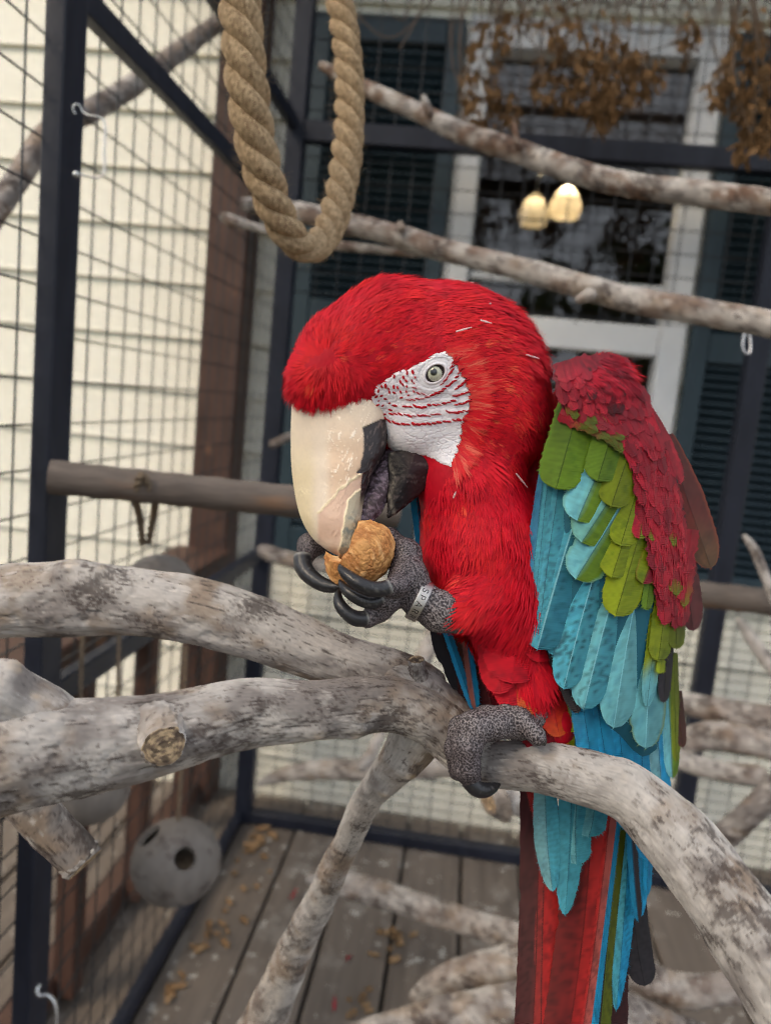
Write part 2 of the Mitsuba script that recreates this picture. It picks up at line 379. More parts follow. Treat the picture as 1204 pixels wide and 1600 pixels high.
def limb(rows, seed, step=0.0009, rough=0.10, dark=0.45, rust=0.0, pale=0.5, knobs=(), metric=False, sides=None, ends=(0.75, 0.75)):
    """A bare limb along pixel rows (px, py, depth, r px): vertices, faces, colours. knobs: (px, py, depth, r px, height px)."""
    rows = np.asarray(rows, float) if metric else pix_path(rows)
    L = np.linalg.norm(np.diff(rows[:, :3], axis=0), axis=1).sum()
    n = max(24, int(L / step))
    sp = spline(rows, n)
    p, r = sp[:, :3], sp[:, 3]
    s = np.linspace(0, L, n)
    p = p + 0.10 * r[:, None] * (np.stack([meshkit.noise(np.column_stack([s / (4 * r.mean()), s * 0 + k, s * 0]), seed) for k in range(3)], 1) - 0.5)
    for e, idx in ((ends[0], np.arange(n)), (ends[1], np.arange(n)[::-1])):
        if e > 0:
            d = s if idx[0] == 0 else L - s
            r = np.where(d < r * e, r * np.sqrt(np.clip(1 - (1 - d / (r * e + 1e-9)) ** 2, 0.02, 1)), r)
    sd = sides or int(np.clip(2 * np.pi * r.mean() / step, 14, 220))
    v, f, S, Th = tube(p, r, sd)
    R_ = np.append(np.repeat(r, sd), [r[0], r[-1]])
    ax = np.vstack([np.repeat(p, sd, axis=0), p[:1], p[-1:]])
    out = v - ax; out /= np.linalg.norm(out, axis=1, keepdims=True) + 1e-9
    q = np.column_stack([S / rows[:, 3].mean() * 0.55, np.cos(Th) * 1.1, np.sin(Th) * 1.1])
    d = rough * R_ * (2.2 * (meshkit.fbm(q, 3, seed) - 0.5) + 0.35 * (meshkit.fbm(q * [2.5, 7, 7], 3, seed + 1) - 0.5))
    d -= 0.022 * R_ * np.exp(-((meshkit.fbm(np.column_stack([S * 14, np.cos(Th) * 9, np.sin(Th) * 9]), 4, seed + 23) - .5) / .012) ** 2)
    d -= 0.05 * R_ * sstep(0.60, 0.75, meshkit.fbm(q * [3.5, 3.2, 3.2], 3, seed + 2))
    v = v + out * d[:, None]
    tint = np.zeros(len(v))
    for kx, ky, kd, kr, kh in knobs:
        c = at(kx, ky, kd); rr, hh = kr * kd / FOCAL, kh * kd / FOCAL
        w = np.exp(-((v - c) ** 2).sum(1) / (rr * rr))
        v = v + out * (hh * w)[:, None]; tint = np.maximum(tint, w)
    c = bark_colour(v, S, Th, seed, dark, rust, pale)
    c = lerp(c, np.array(lin(205, 178, 140)), 0.55 * sstep(0.6, 1.0, tint) * meshkit.noise(v * 500, seed))
    return v, f, c


def merge(parts):
    at_, V, Fc, C = 0, [], [], []
    for v, f, c in parts:
        V.append(v); Fc.append(np.asarray(f) + at_); C.append(c); at_ += len(v)
    return np.vstack(V), np.vstack(Fc), np.vstack(C)


def put_limb(name, parent, *a, **k):
    v, f, c = limb(*a, **k)
    return put(name, (v, f), 'bark', parent, smooth=True, color=c)


def stub(px, py, d, r, length, direction, seed, flare=1.0, **k):
    """A sawn or broken stub with a tan end grain face; direction in (right, up, towards) of the camera."""
    dv = RIGHT * direction[0] + UP * direction[1] - FWD * direction[2]; dv /= np.linalg.norm(dv)
    c, rr, L = at(px, py, d), r * d / FOCAL, length * d / FOCAL
    s = np.array([-0.9, -0.45, 0.15, 0.6, 0.88, 1.0, 1.0, 1.0, 1.0])
    rad = np.array([1 + 1.0 * flare, 1 + .6 * flare, 1 + .2 * flare, 1.0, 0.97, 0.9, 0.62, 0.34, 0.1])
    rows = np.column_stack([c + np.outer(s, dv) * L, rad * rr])
    keep = np.vstack([rows[:6]] + [rows[6:] + np.append(dv * L * 0.02, 0) * np.array([[1], [1.6], [1.9]])])
    n = 50
    q = np.linspace(0, len(keep) - 1, n * 2)
    path = np.column_stack([np.interp(q, np.arange(len(keep)), keep[:, k]) for k in range(4)])
    v, f, S, Th = tube(path[:, :3] + np.outer(np.linspace(0, 1e-5, len(path)), dv), path[:, 3], 64)
    end = np.append(np.repeat(q > 4.8, 64), [False, True])
    v = v + (meshkit.fbm(v * 300, 4, seed) - 0.5)[:, None] * rr * 0.28 * (np.ones(3) if True else 0)
    col = bark_colour(v, S, Th, seed, **k)
    ring = np.append(np.repeat(path[:, 3], 64), [rr, 0]) / rr
    grain = 0.5 + 0.5 * np.sin(ring * 34 + 4 * meshkit.fbm(v * 220, 3, seed + 1))
    face = lerp(np.array(lin(110, 94, 80)), np.array(lin(190, 166, 134)), sstep(0.3, 0.75, 0.12 * grain + 0.95 * meshkit.fbm(v * 330, 4, seed + 2)))
    face = lerp(face, DARK, 0.75 * sstep(0.52, 0.62, meshkit.fbm(v * 260 + 5, 4, seed + 4)))
    return v, f, np.where(end[:, None], face, col)


perch = thing('perch_branch', 'thick weathered forked branch that the macaw stands on, pale grey with dark patches', 'branch')
put_limb('limb', perch, [(668, 1118, .447, 37.6), (700, 1150, .440, 36.7), (745, 1188, .428, 33.8), (820, 1196, .420, 36.7), (900, 1212, .412, 40.4), (975, 1238, .405, 46.1), (1030, 1285, .396, 52.6), (1092, 1354, .384, 59.2), (1147, 1428, .37, 63.9), (1206, 1512, .355, 68.6), (1272, 1610, .34, 75.2), (1340, 1720, .33, 79.0)], 11, knobs=[(985, 1190, .395, 26, 20), (1010, 1200, .395, 14, 9), (650, 1150, .43, 14, 6)], dark=0.4, pale=0.8)
put_limb('limb', perch, [(815, 1197, .424, 28), (770, 1190, .427, 33), (735, 1172, .431, 37), (695, 1138, .437, 41), (650, 1110, .438, 43), (600, 1100, .433, 43), (530, 1106, .420, 45), (450, 1112, .410, 50), (380, 1116, .402, 54), (300, 1136, .390, 60), (220, 1156, .378, 66), (130, 1168, .366, 74), (40, 1176, .354, 84), (-60, 1186, .345, 92), (-160, 1190, .34, 95)], 23, knobs=[(400, 1052, .39, 12, 13), (560, 1150, .41, 26, 10), (500, 1150, .40, 20, 6), (455, 1062, .40, 22, -5)], dark=0.75, pale=0.45)
put_limb('limb', perch, [(590, 1078, .452, 36), (640, 1082, .449, 47), (690, 1118, .447, 46), (735, 1160, .440, 37), (770, 1185, .436, 30)], 47, dark=0.5, pale=0.6)
put_limb('limb', perch, [(120, 1175, .372, 52), (60, 1130, .360, 60), (10, 1098, .352, 58), (-60, 1065, .34, 60)], 29, knobs=[(20, 1045, .345, 26, 14), (60, 1085, .345, 20, -6)], dark=0.5)
put_limb('limb', perch, [(690, 1092, .452, 34), (640, 1062, .456, 36), (580, 1046, .458, 40), (500, 1020, .458, 43), (420, 990, .457, 47), (330, 962, .456, 51), (240, 944, .455, 54), (140, 938, .454, 57), (50, 940, .452, 56), (-60, 944, .45, 56)], 37, knobs=[(110, 880, .44, 30, 13), (160, 884, .44, 20, 9), (40, 886, .44, 18, 6), (650, 1040, .44, 14, 16)], dark=0.42, pale=0.75)
put_limb('limb', perch, [(672, 1105, .450, 44), (645, 1160, .457, 39), (612, 1205, .474, 29.6), (578, 1245, .50, 23.2), (548, 1300, .54, 21.6), (520, 1365, .58, 23.2), (490, 1425, .62, 24.8), (450, 1510, .68, 29.6), (405, 1610, .74, 35.2), (350, 1730, .82, 40.0)], 41, knobs=[(640, 1210, .45, 16, 12), (600, 1235, .47, 14, 9), (500, 1365, .56, 12, 12)], dark=0.35, rust=0.25, pale=0.9)
v, f, c = stub(250, 1152, .366, 35, 34, (0.42, -0.18, 0.85), 5, 0.4)
put('knot', (v, f), 'bark', perch, smooth=True, color=c, label='sawn knot with tan end grain')
v, f, c = stub(652, 1050, .440, 13, 22, (-0.1, 0.9, 0.3), 8, 0.6, pale=0.8)
put('knot', (v, f), 'bark', perch, smooth=True, color=c)


def cut_branch(name, label, limbs, seed, stubs=(), **k):
    t = thing(name, label, 'branch')
    for i, rows in enumerate(limbs):
        put_limb('limb', t, rows, seed + 5 * i, **{'step': 0.004, **k})
    for sarg in stubs:
        v, f, c = stub(*sarg)
        put('cut_end', (v, f), 'bark', t, smooth=True, color=c)
    return t


cut_branch('stick', 'short sawn stick hanging below the thick perch branch at lower left', [[(20, 1225, .47, 36), (70, 1285, .475, 34), (128, 1345, .48, 32)]], 51, stubs=[(124, 1341, .4795, 31, 14, (0.62, -0.62, 0.12), 9, 0.0)], step=0.0014, dark=1.0, pale=-0.8, rust=0.35, ends=(0.7, 0))
cut_branch('branch', 'upper brown branch crossing in front of the window blind', [[(500, 100, 1.35, 6.4), (560, 133, 1.30, 12.0), (640, 168, 1.22, 13.6), (720, 207, 1.15, 16.0), (820, 240, 1.08, 17.6), (900, 268, 1.03, 18.4), (1000, 291, .98, 18.4), (1100, 303, .94, 19.2), (1230, 318, .88, 20.8)], [(812, 236, 1.06, 7.2), (806, 212, 1.05, 4.8), (802, 190, 1.05, 2.4)], [(672, 180, 1.17, 8.0), (664, 158, 1.165, 5.6), (660, 148, 1.165, 4.0)]], 61, rust=0.85, dark=0.55, pale=0.7)
cut_branch('branch', 'pale branch just above the macaw head running to the right edge', [[(375, 318, 1.22, 10.1), (450, 328, 1.20, 15.1), (530, 346, 1.15, 16.8), (620, 368, 1.10, 16.8), (700, 392, 1.05, 16.8), (800, 417, 1.0, 17.6), (900, 445, .95, 19.3), (1000, 471, .91, 20.2), (1100, 489, .87, 20.2), (1240, 512, .82, 21.8)], [(345, 335, 1.21, 6.7), (365, 346, 1.205, 10.1), (390, 352, 1.20, 6.7), (450, 372, 1.18, 6.7), (530, 384, 1.15, 7.6), (600, 390, 1.12, 7.6), (660, 392, 1.09, 10.1)], [(930, 455, .92, 11.8), (908, 466, .92, 8.4), (898, 470, .92, 4.2)], [(628, 362, 1.07, 8.4), (624, 345, 1.07, 4.2)]], 71, rust=0.7, dark=0.4, pale=1.0)
C_ = [(*on(x, y, 0, -0.685), r * .86) for x, y, r in ((-30, 360, .021), (0, 318, .020), (40, 260, .020), (80, 205, .021), (130, 178, .021), (210, 130, .022), (280, 80, .023), (345, 32, .022), (420, -20, .022))]
cut_branch('branch', 'grey brown branch leaning outside the left cage wall against the siding', [C_], 81, metric=True, dark=0.6, rust=0.2, pale=0.1)
D0, D1 = at(78, 745, .835), at(620, 800, .93)
dow = solo('perch_pole', tube(np.linspace(D0, D1, 60), 0.0185 + 0.0006 * np.sin(np.arange(60)), 24)[:2], 'pole_wood', 'round weathered wooden perch pole with a rope knotted round it', 'perch pole', smooth=40)
mat('pole_wood', bumped(principled(proc(lambda p, n, uv: mix(mix((0.075, 0.060, 0.052), (0.175, 0.145, 0.125), fbm(p.x * 9 + p.y * 9, p.z * 160, p.y * 60, 4)), (0.24, 0.13, 0.07), 0.6 * smoothstep(0.62, 0.8, fbm(p.x * 14, p.y * 14, p.z * 40)))), 0.7, 0.3), lambda p, n, uv: fbm(p.x * 20, p.z * 400, p.y * 80) * 0.0008))
cut_branch('branch', 'pale tapering branch low behind the perch, tip pointing left', [[(400, 1226, 1.45, 4), (440, 1213, 1.44, 11), (490, 1203, 1.42, 15), (580, 1203, 1.38, 17), (680, 1197, 1.35, 18), (800, 1190, 1.30, 20)], [(560, 1205, 1.37, 10), (585, 1165, 1.38, 9), (600, 1130, 1.4, 8), (670, 1010, 1.45, 14), (690, 940, 1.5, 14)]], 91, rust=0.15, dark=0.2, pale=1.0)
cut_branch('branch', 'pale stub with sawn orange end behind the standing foot', [[(765, 1250, .95, 22), (800, 1252, .97, 22), (880, 1262, 1.0, 22)]], 95, stubs=[(768, 1250, .95, 20, 8, (-0.8, -0.2, 0.5), 12)], ends=(0, .7), dark=0.1, pale=1.0)
cut_branch('branch', 'pale stick lying across the deck boards left of the tail', [[(525, 1380, 1.42, 20), (560, 1388, 1.41, 20), (620, 1405, 1.39, 20), (720, 1438, 1.36, 20), (840, 1472, 1.32, 21)], [(478, 1372, 1.45, 7), (500, 1377, 1.44, 10), (540, 1384, 1.42, 9)]], 101, rust=0.3, dark=0.3, pale=0.85)
cut_branch('branch', 'rough branch at bottom beside the tail, upper of two', [[(640, 1562, 1.16, 8), (690, 1535, 1.16, 22), (760, 1515, 1.15, 27), (830, 1500, 1.14, 27), (960, 1508, 1.13, 25), (1040, 1545, 1.12, 26), (1110, 1548, 1.1, 24), (1240, 1530, 1.08, 24)]], 105, rough=0.2, rust=0.4, dark=0.4, pale=0.7)
cut_branch('branch', 'grey branch along the bottom edge left of the tail', [[(530, 1622, 1.08, 14), (620, 1598, 1.08, 18), (700, 1585, 1.07, 28), (800, 1568, 1.06, 30), (900, 1560, 1.05, 29), (1000, 1590, 1.04, 26), (1120, 1640, 1.03, 26)]], 111, rust=0.1, dark=0.6, pale=0.4)
cut_branch('branch', 'topmost of the tangled branches right of the wing', [[(1010, 1085, 1.3, 18), (1060, 1096, 1.28, 18), (1130, 1112, 1.24, 21), (1240, 1130, 1.2, 24)]], 121, rust=0.35, dark=0.4, pale=0.75)
cut_branch('branch', 'curved pale branch right of the wing, second from top of the tangle', [[(1030, 1190, 1.25, 10), (1065, 1165, 1.24, 20), (1110, 1150, 1.22, 23), (1160, 1155, 1.2, 24), (1250, 1170, 1.18, 25)], [(1040, 1180, 1.22, 14), (1100, 1200, 1.2, 16), (1180, 1212, 1.18, 17), (1196, 1214, 1.18, 15)]], 125, rust=0.25, dark=0.35, pale=0.8)
cut_branch('branch', 'dark branch slanting up to the right edge beside the thick perch', [[(1090, 1345, 1.05, 21), (1130, 1310, 1.04, 20), (1170, 1272, 1.02, 20), (1250, 1195, 1.0, 20)]], 131, rust=0.1, dark=0.8, pale=0.0)
cut_branch('branch', 'thin forked grey twig at the right edge', [[(1150, 965, 1.15, 4), (1165, 985, 1.15, 9), (1185, 1015, 1.14, 11), (1230, 1070, 1.12, 12)], [(1160, 835, 1.16, 3), (1175, 855, 1.16, 7), (1195, 900, 1.15, 8), (1225, 970, 1.13, 9)]], 135, rust=0.1, dark=0.2, pale=0.8)
cut_branch('branch', 'grey stick wedged in the back corner behind the beak', [[(405, 858, 1.7, 9), (430, 868, 1.68, 13), (480, 880, 1.65, 12), (560, 890, 1.6, 10)], [(420, 697, 1.74, 6), (455, 682, 1.74, 7), (500, 668, 1.7, 7)]], 141, dark=0.6, pale=0.1)
R0, R1 = at(1040, 922, 1.30), at(1260, 948, 1.20)
solo('wooden_rail', tube(np.linspace(R0, R1, 40), 0.0215 + 0.0008 * np.sin(np.arange(40) * 0.7), 24)[:2], 'pole_wood', 'pale round wooden rail behind the wing at right', 'wooden rail', smooth=40)

# ------------------------------------------------------------------ rope swing
ROPE = np.array([(366, -90, .585, 34), (374, 0, .59, 33), (383, 110, .595, 33), (399, 220, .61, 32), (424, 310, .63, 29), (452, 366, .65, 26), (480, 388, .67, 22), (506, 372, .69, 23), (524, 330, .705, 24), (539, 260, .715, 24), (546, 170, .72, 23), (542, 80, .72, 22), (530, 0, .72, 22), (510, -90, .72, 22)])
rope = thing('rope_swing', 'thick twisted tan rope hanging in a loop from the cage top', 'rope')
rp = spline(pix_path(ROPE), 520)
t_, A_, B_ = frames(rp[:, :3])
sl = np.concatenate([[0], np.cumsum(np.linalg.norm(np.diff(rp[:, :3], axis=0), axis=1))])
turn = np.concatenate([[0], np.cumsum(np.diff(sl) / (rp[:-1, 3] * 4.3))]) * 2 * np.pi
mat('rope_fibre', bumped(principled(VC, 0.85, 0.2), lambda p, n, uv: fbm(uv.x * 60, uv.y * 900, 0.0, 3) * 0.0008, 1.0, 1e-4))
for k in range(3):
    ph = -turn + k * 2 * np.pi / 3
    cen = rp[:, :3] + 0.50 * rp[:, 3:] * (np.cos(ph)[:, None] * A_ + np.sin(ph)[:, None] * B_)
    v, f, S, Th = tube(cen, rp[:, 3] * 0.545, 28)
    yarn = np.cos(Th * 7 - S * 260) * 0.00022
    c0 = np.vstack([np.repeat(cen, 28, axis=0), cen[:1], cen[-1:]])
    o = v - c0; o /= np.linalg.norm(o, axis=1, keepdims=True) + 1e-9
    v = v + o * (yarn + 0.0009 * (meshkit.fbm(np.column_stack([S * 60, np.cos(Th) * 9, np.sin(Th) * 9]), 3, k) - 0.5))[:, None]
    fib = meshkit.fbm(np.column_stack([S * 90, np.cos(Th - S * 40) * 20, np.sin(Th - S * 40) * 20]), 3, 40 + k)
    c = lerp(np.array(lin(128, 104, 78)), np.array(lin(196, 172, 138)), sstep(0.25, 0.75, fib))
    put('strand', (v, f), 'rope_fibre', rope, smooth=True, color=c, uv=np.column_stack([S * 2, Th / 6.2832]))
hair = []
for k in range(900):
    i = RNG.integers(5, 515); a = RNG.uniform(0, 6.283)
    o = np.cos(a) * A_[i] + np.sin(a) * B_[i]
    p0 = rp[i, :3] + o * rp[i, 3] * 0.95
    L = RNG.uniform(0.003, 0.009)
    d = o * RNG.uniform(0.2, 1) + t_[i] * RNG.normal(0, 1) + np.cross(t_[i], o) * RNG.normal(0, .6); d /= np.linalg.norm(d)
    hair.append(tube(np.array([p0, p0 + d * L * 0.6, p0 + d * L + o * L * 0.2]), [.00009, .00007, .00003], 3, False)[:2])
hm = join(hair)
put('loose_fibre', hm, 'rope_fibre', rope, color=np.tile(lin(190, 168, 135), (len(hm.vertices), 1)), uv=np.zeros((len(hm.vertices), 2)), kind='stuff')

# ------------------------------------------------------------------ hanging coconut shells and cords
mat('coconut_shell', bumped(principled(proc(lambda p, n, uv: mix((0.105, 0.092, 0.082), (0.24, 0.215, 0.195), fbm(p.x * 45, p.y * 45, p.z * 16, 4)) + mi.Color3f(-0.05, -0.05, -0.045) * smoothstep(0.6, 0.72, fbm(p.x * 60, p.y * 60, p.z * 60))), 0.75, 0.3), lambda p, n, uv: fbm(p.x * 220, p.y * 220, p.z * 60) * 0.0008))
mat('cord', principled(proc(lambda p, n, uv: mix((0.10, 0.075, 0.055), (0.22, 0.17, 0.12), noise(p.x * 400, p.y * 400, p.z * 250))), 0.9, 0.2))


def coconut(px, py, d, r, holes, label, squash=0.92):
    c, rr = at(px, py, d), r * d / FOCAL
    m = m3.Manifold.sphere(rr, 72).scale([1, 1, squash]) - m3.Manifold.sphere(rr * 0.88, 48).scale([1, 1, squash])
    for hx, hy, hr in holes:
        w = at(hx, hy, d) - c
        dep = -FWD * math.sqrt(max(rr ** 2 * 0.9 - (w ** 2).sum(), 1e-6))
        q = w + dep
        m -= m3.Manifold.sphere(hr * d / FOCAL, 36).scale([1, 1, 1.05]).translate((q * 1.0).tolist())
    t = m.translate(c.tolist())
    return solo('coconut_shell', t, 'coconut_shell', label, 'coconut shell', smooth=40), c, rr


coconut(275, 1346, 1.15, 69, [(303, 1318, 17), (238, 1296, 19), (330, 1385, 14), (285, 1395, 13)], 'round hollow coconut shell with holes hanging low by the deck railing')
coconut(140, 1228, .95, 62, [(180, 1290, 22)], 'brown coconut shell half hidden below the left perch branch')
coconut(250, 912, .98, 54, [(300, 930, 26)], 'dark coconut shell hanging on the rope from the perch pole', 0.85)


def cord(label, rows, r=0.0035, group=None):
    p = spline(pix_path([(*q, 1) for q in rows]), 80)[:, :3]
    t, A, B = frames(p); s = np.linspace(0, 1, 80) * np.linalg.norm(np.diff(p, axis=0), axis=1).sum()
    ms = [tube(p + r * 0.55 * (np.cos(s / r * 1.3 + ph)[:, None] * A + np.sin(s / r * 1.3 + ph)[:, None] * B), r * 0.62, 8)[:2] for ph in (0, math.pi)]
    return solo('hanging_cord', join(ms), 'cord', label, 'cord', smooth=60)


cord('dark rope knotted round the perch pole above a coconut shell', [(232, 850, .95), (240, 800, .92), (236, 770, .85), (222, 742, .835), (214, 760, .84), (216, 800, .9), (222, 850, .95)], 0.0042)
cord('thin tan cord hanging behind the left perch branch, left of two', [(131, 960, .98), (127, 1040, .97), (126, 1090, .96), (130, 1170, .95)], 0.0030)
cord('thin tan cord hanging behind the left perch branch, right of two', [(187, 960, .98), (185, 1040, .97), (183, 1090, .96), (160, 1180, .95)], 0.0026)
cord('cord holding the low round coconut shell', [(290, 1010, 1.15), (286, 1120, 1.15), (282, 1220, 1.15), (278, 1285, 1.15)], 0.0032)

# ------------------------------------------------------------------ the macaw
mac = thing('macaw', 'red and blue macaw standing on the thick branch, gnawing a walnut in its raised foot', 'parrot')
mat('plumage', principled(VC, 0.62, 0.22, sheen=0.12, sheen_tint=1.0))
mat('vane', bumped(principled(VC, 0.48, 0.34, sheen=0.08, sheen_tint=0.8), lambda p, n, uv: 0.00018 * dr.sin(uv.y * 5200.0 + dr.abs(uv.x) * 900.0), 1.0, 4e-5))
mat('scaly_skin', principled(VC, 0.55, 0.45))
mat('facial_skin', principled(VC, 0.6, 0.4))
mat('claw_horn', bumped(principled(VC, 0.33, 0.5), lambda p, n, uv: fbm(p.x * 900, p.y * 900, p.z * 900) * 0.00012, 1.0, 1e-4))
mat('beak_horn', bumped(principled(VC, 0.42, 0.45, clearcoat=0.15), lambda p, n, uv: fbm(p.x * 500, p.y * 500, p.z * 700) * 0.00022, 1.0, 1e-4))
mat('eye_wet', principled(VC, 0.12, 0.6, clearcoat=1.0, clearcoat_gloss=0.95))


def cam(p):
    """Camera coordinates (right, up, depth) of world points, for measuring distances along the bird."""
    q = np.asarray(p) - EYE
    return np.stack([q @ RIGHT, q @ UP, q @ FWD], -1)


def pixels(p):
    c = cam(p)
    return 602 + FOCAL * c[..., 0] / c[..., 2], 800 - FOCAL * c[..., 1] / c[..., 2], c[..., 2]


AX = np.stack([RIGHT, UP, FWD], 1)


def E(cx, cy, d, rx, ry, rd, ang=0.0):
    s = d / FOCAL; a = math.radians(ang)
    e1 = RIGHT * math.cos(a) - UP * math.sin(a); e2 = RIGHT * math.sin(a) + UP * math.cos(a)
    return ('e', at(cx, cy, d), np.stack([e1, e2, FWD], 1), np.array([rx, ry, rd]) * s)


def C(a, b):
    return ('c', at(*a[:3]), at(*b[:3]), a[3] * a[2] / FOCAL, b[3] * b[2] / FOCAL)


def prim(q, p):
    if q[0] == 'e':
        l = (p - q[1]) @ q[2]
        k0 = np.linalg.norm(l / q[3], axis=-1); k1 = np.linalg.norm(l / q[3] ** 2, axis=-1)
        return k0 * (k0 - 1) / np.maximum(k1, 1e-9)
    _, a, b, r0, r1 = q
    ab = b - a; h = np.clip((p - a) @ ab / (ab @ ab), 0, 1)
    return np.linalg.norm(p - a - h[..., None] * ab, axis=-1) - (r0 + (r1 - r0) * h)


def sdf(prims, k):
    def f(p):
        out = None
        for q in prims:
            d = prim(q, p)
            if out is None: out = d; continue
            h = np.clip(0.5 + 0.5 * (out - d) / k, 0, 1)
            out = out * (1 - h) + d * h - k * h * (1 - h)
        return out
    return f


def nets(f, lo, hi, h):
    """Naive surface nets of f = 0 on a grid of step h."""
    n = np.ceil((np.asarray(hi) - lo) / h).astype(int) + 1
    ax = [lo[k] + h * np.arange(n[k]) for k in range(3)]
    g = np.stack(np.meshgrid(*ax, indexing='ij'), -1)
    F = np.concatenate([f(s) for s in np.array_split(g, max(1, n[0] // 12))], 0)
    ins = F < 0
    m = n - 1
    acc, cnt = np.zeros((*m, 3)), np.zeros(tuple(m))
    cor = [np.array(c) for c in np.ndindex(2, 2, 2)]
    for a in cor:
        for k in range(3):
            if a[k]: continue
            b = a.copy(); b[k] = 1
            sl = lambda c: tuple(slice(c[j], c[j] + m[j]) for j in range(3))
            fa, fb = F[sl(a)], F[sl(b)]
            x = (fa < 0) != (fb < 0)
            t = np.where(x, fa / np.where(x, fa - fb, 1), 0)
            pos = np.broadcast_to(a.astype(float), (*m, 3)).copy(); pos[..., k] = t
            acc += pos * x[..., None]; cnt += x
    cell = cnt > 0
    idx = -np.ones(tuple(m), int); idx[cell] = np.arange(cell.sum())
    V = (np.argwhere(cell) + acc[cell] / cnt[cell][:, None]) * h + lo
    Q = []
    for k in range(3):
        i, j = [(1, 2), (2, 0), (0, 1)][k]
        s0 = [slice(1, m[0]), slice(1, m[1]), slice(1, m[2])]; s0[k] = slice(0, m[k])
        A = ins[tuple(s0)]; s1 = list(s0); s1[k] = slice(1, m[k] + 1); B = ins[tuple(s1)]
        ch = np.argwhere(A != B); 
        if not len(ch): continue
        base = ch + np.array([s.start for s in s0])
        fl = A[A != B]
        e = np.eye(3, dtype=int)
        ids = [idx[tuple((base - e[i] * a - e[j] * b).T)] for a, b in ((1, 1), (0, 1), (0, 0), (1, 0))]
        q = np.stack(ids, 1); q[~fl] = q[~fl][:, ::-1]
        Q.append(q)
    Q = np.vstack(Q); Q = Q[(Q >= 0).all(1)]
    return trimesh.Trimesh(V, np.vstack([Q[:, [0, 1, 2]], Q[:, [0, 2, 3]]]), process=False)


def relax(m, times, most=0.0012):
    """Taubin smoothing that no vertex can run away from."""
    from scipy.sparse import coo_matrix
    e = m.edges_unique; n = len(m.vertices)
    A = coo_matrix((np.ones(2 * len(e)), (np.r_[e[:, 0], e[:, 1]], np.r_[e[:, 1], e[:, 0]])), shape=(n, n)).tocsr()
    deg = np.maximum(np.asarray(A.sum(1)).ravel(), 1)[:, None]
    v0 = v = np.array(m.vertices)
    for _ in range(times):
        for w in (.5, -.51):
            v = v + w * (A @ v / deg - v)
    d = v - v0; L = np.linalg.norm(d, axis=1, keepdims=True)
    return trimesh.Trimesh(v0 + d * np.minimum(1, most / np.maximum(L, 1e-12)), m.faces, process=False)


def grow(prims, k, h):
    lo = np.min([q[1] - (q[3].max() if q[0] == 'e' else q[3]) if q[0] == 'e' else np.minimum(q[1] - q[3], q[2] - q[4]) for q in prims], axis=0) - 3 * h - k / 2
    hi = np.max([q[1] + (q[3].max() if q[0] == 'e' else q[3]) if q[0] == 'e' else np.maximum(q[1] + q[3], q[2] + q[4]) for q in prims], axis=0) + 3 * h + k / 2
    return nets(sdf(prims, k), lo, hi, h)


BODY = [E(602, 507, .435, 78, 70, 84, -20), E(578, 634, .432, 30, 20, 34, 18), E(668, 668, .437, 76, 58, 70), E(690, 565, .437, 158, 124, 98, 8), E(555, 565, .434, 96, 90, 78, -28), E(505, 596, .432, 52, 40, 56), E(760, 640, .44, 100, 108, 96), E(735, 755, .438, 84, 84, 86),
        E(755, 850, .438, 100, 112, 98), E(800, 945, .438, 82, 100, 92), E(818, 1045, .436, 58, 74, 72), E(858, 1125, .437, 42, 60, 55),
        E(930, 790, .462, 125, 200, 100), E(945, 1010, .462, 84, 150, 70), E(935, 640, .456, 62, 84, 76), C((788, 912, .424, 56), (716, 952, .407, 34))]
bodyf = sdf(BODY, 0.010)
bm = grow(BODY, 0.010, 0.0023)
bm = relax(bm, 6)


def surf(px, py, f=bodyf, d0=.34, d1=.50):
    """Depth at which the ray through (px, py) first meets f."""
    px, py = np.asarray(px, float), np.asarray(py, float)
    d = np.full(px.shape, d0)
    for _ in range(60):
        d = d + np.clip(f(at(px, py, d)), -0.003, .02) * 0.9
    return np.minimum(d, d1)


FACE = np.array([(703, 545), (711, 552), (716, 566), (724, 580), (731, 598), (736, 612), (737, 643), (727, 658), (725, 680), (722, 697), (712, 722), (704, 731), (693, 728), (676, 718), (650, 712), (612, 716), (604, 702), (600, 680), (594, 658), (590, 650), (582, 640), (577, 622), (583, 606), (600, 592), (622, 578), (640, 574), (655, 566), (682, 550)], float)
from shapely.geometry import Polygon, Point
import shapely
face_poly = Polygon(FACE).buffer(2).buffer(-2)


def inside(poly, px, py):
    return shapely.contains_xy(poly, px, py)


RED = np.array(lin(196, 8, 34)); DEEP = np.array(lin(150, 4, 26)); SCAR = np.array(lin(208, 26, 32)); ORAN = np.array(lin(220, 84, 58))
px_, py_, dd_ = pixels(bm.vertices)
bc = lerp(DEEP, RED, meshkit.fbm(np.array(bm.vertices) * 160, 3, 3))
bc = lerp(bc, np.array(lin(40, 30, 33)), (np.hypot(px_ - 679.5, py_ - 583.5) < 24) * 1.0)
put('body', bm, 'plumage', mac, smooth=True, color=bc)

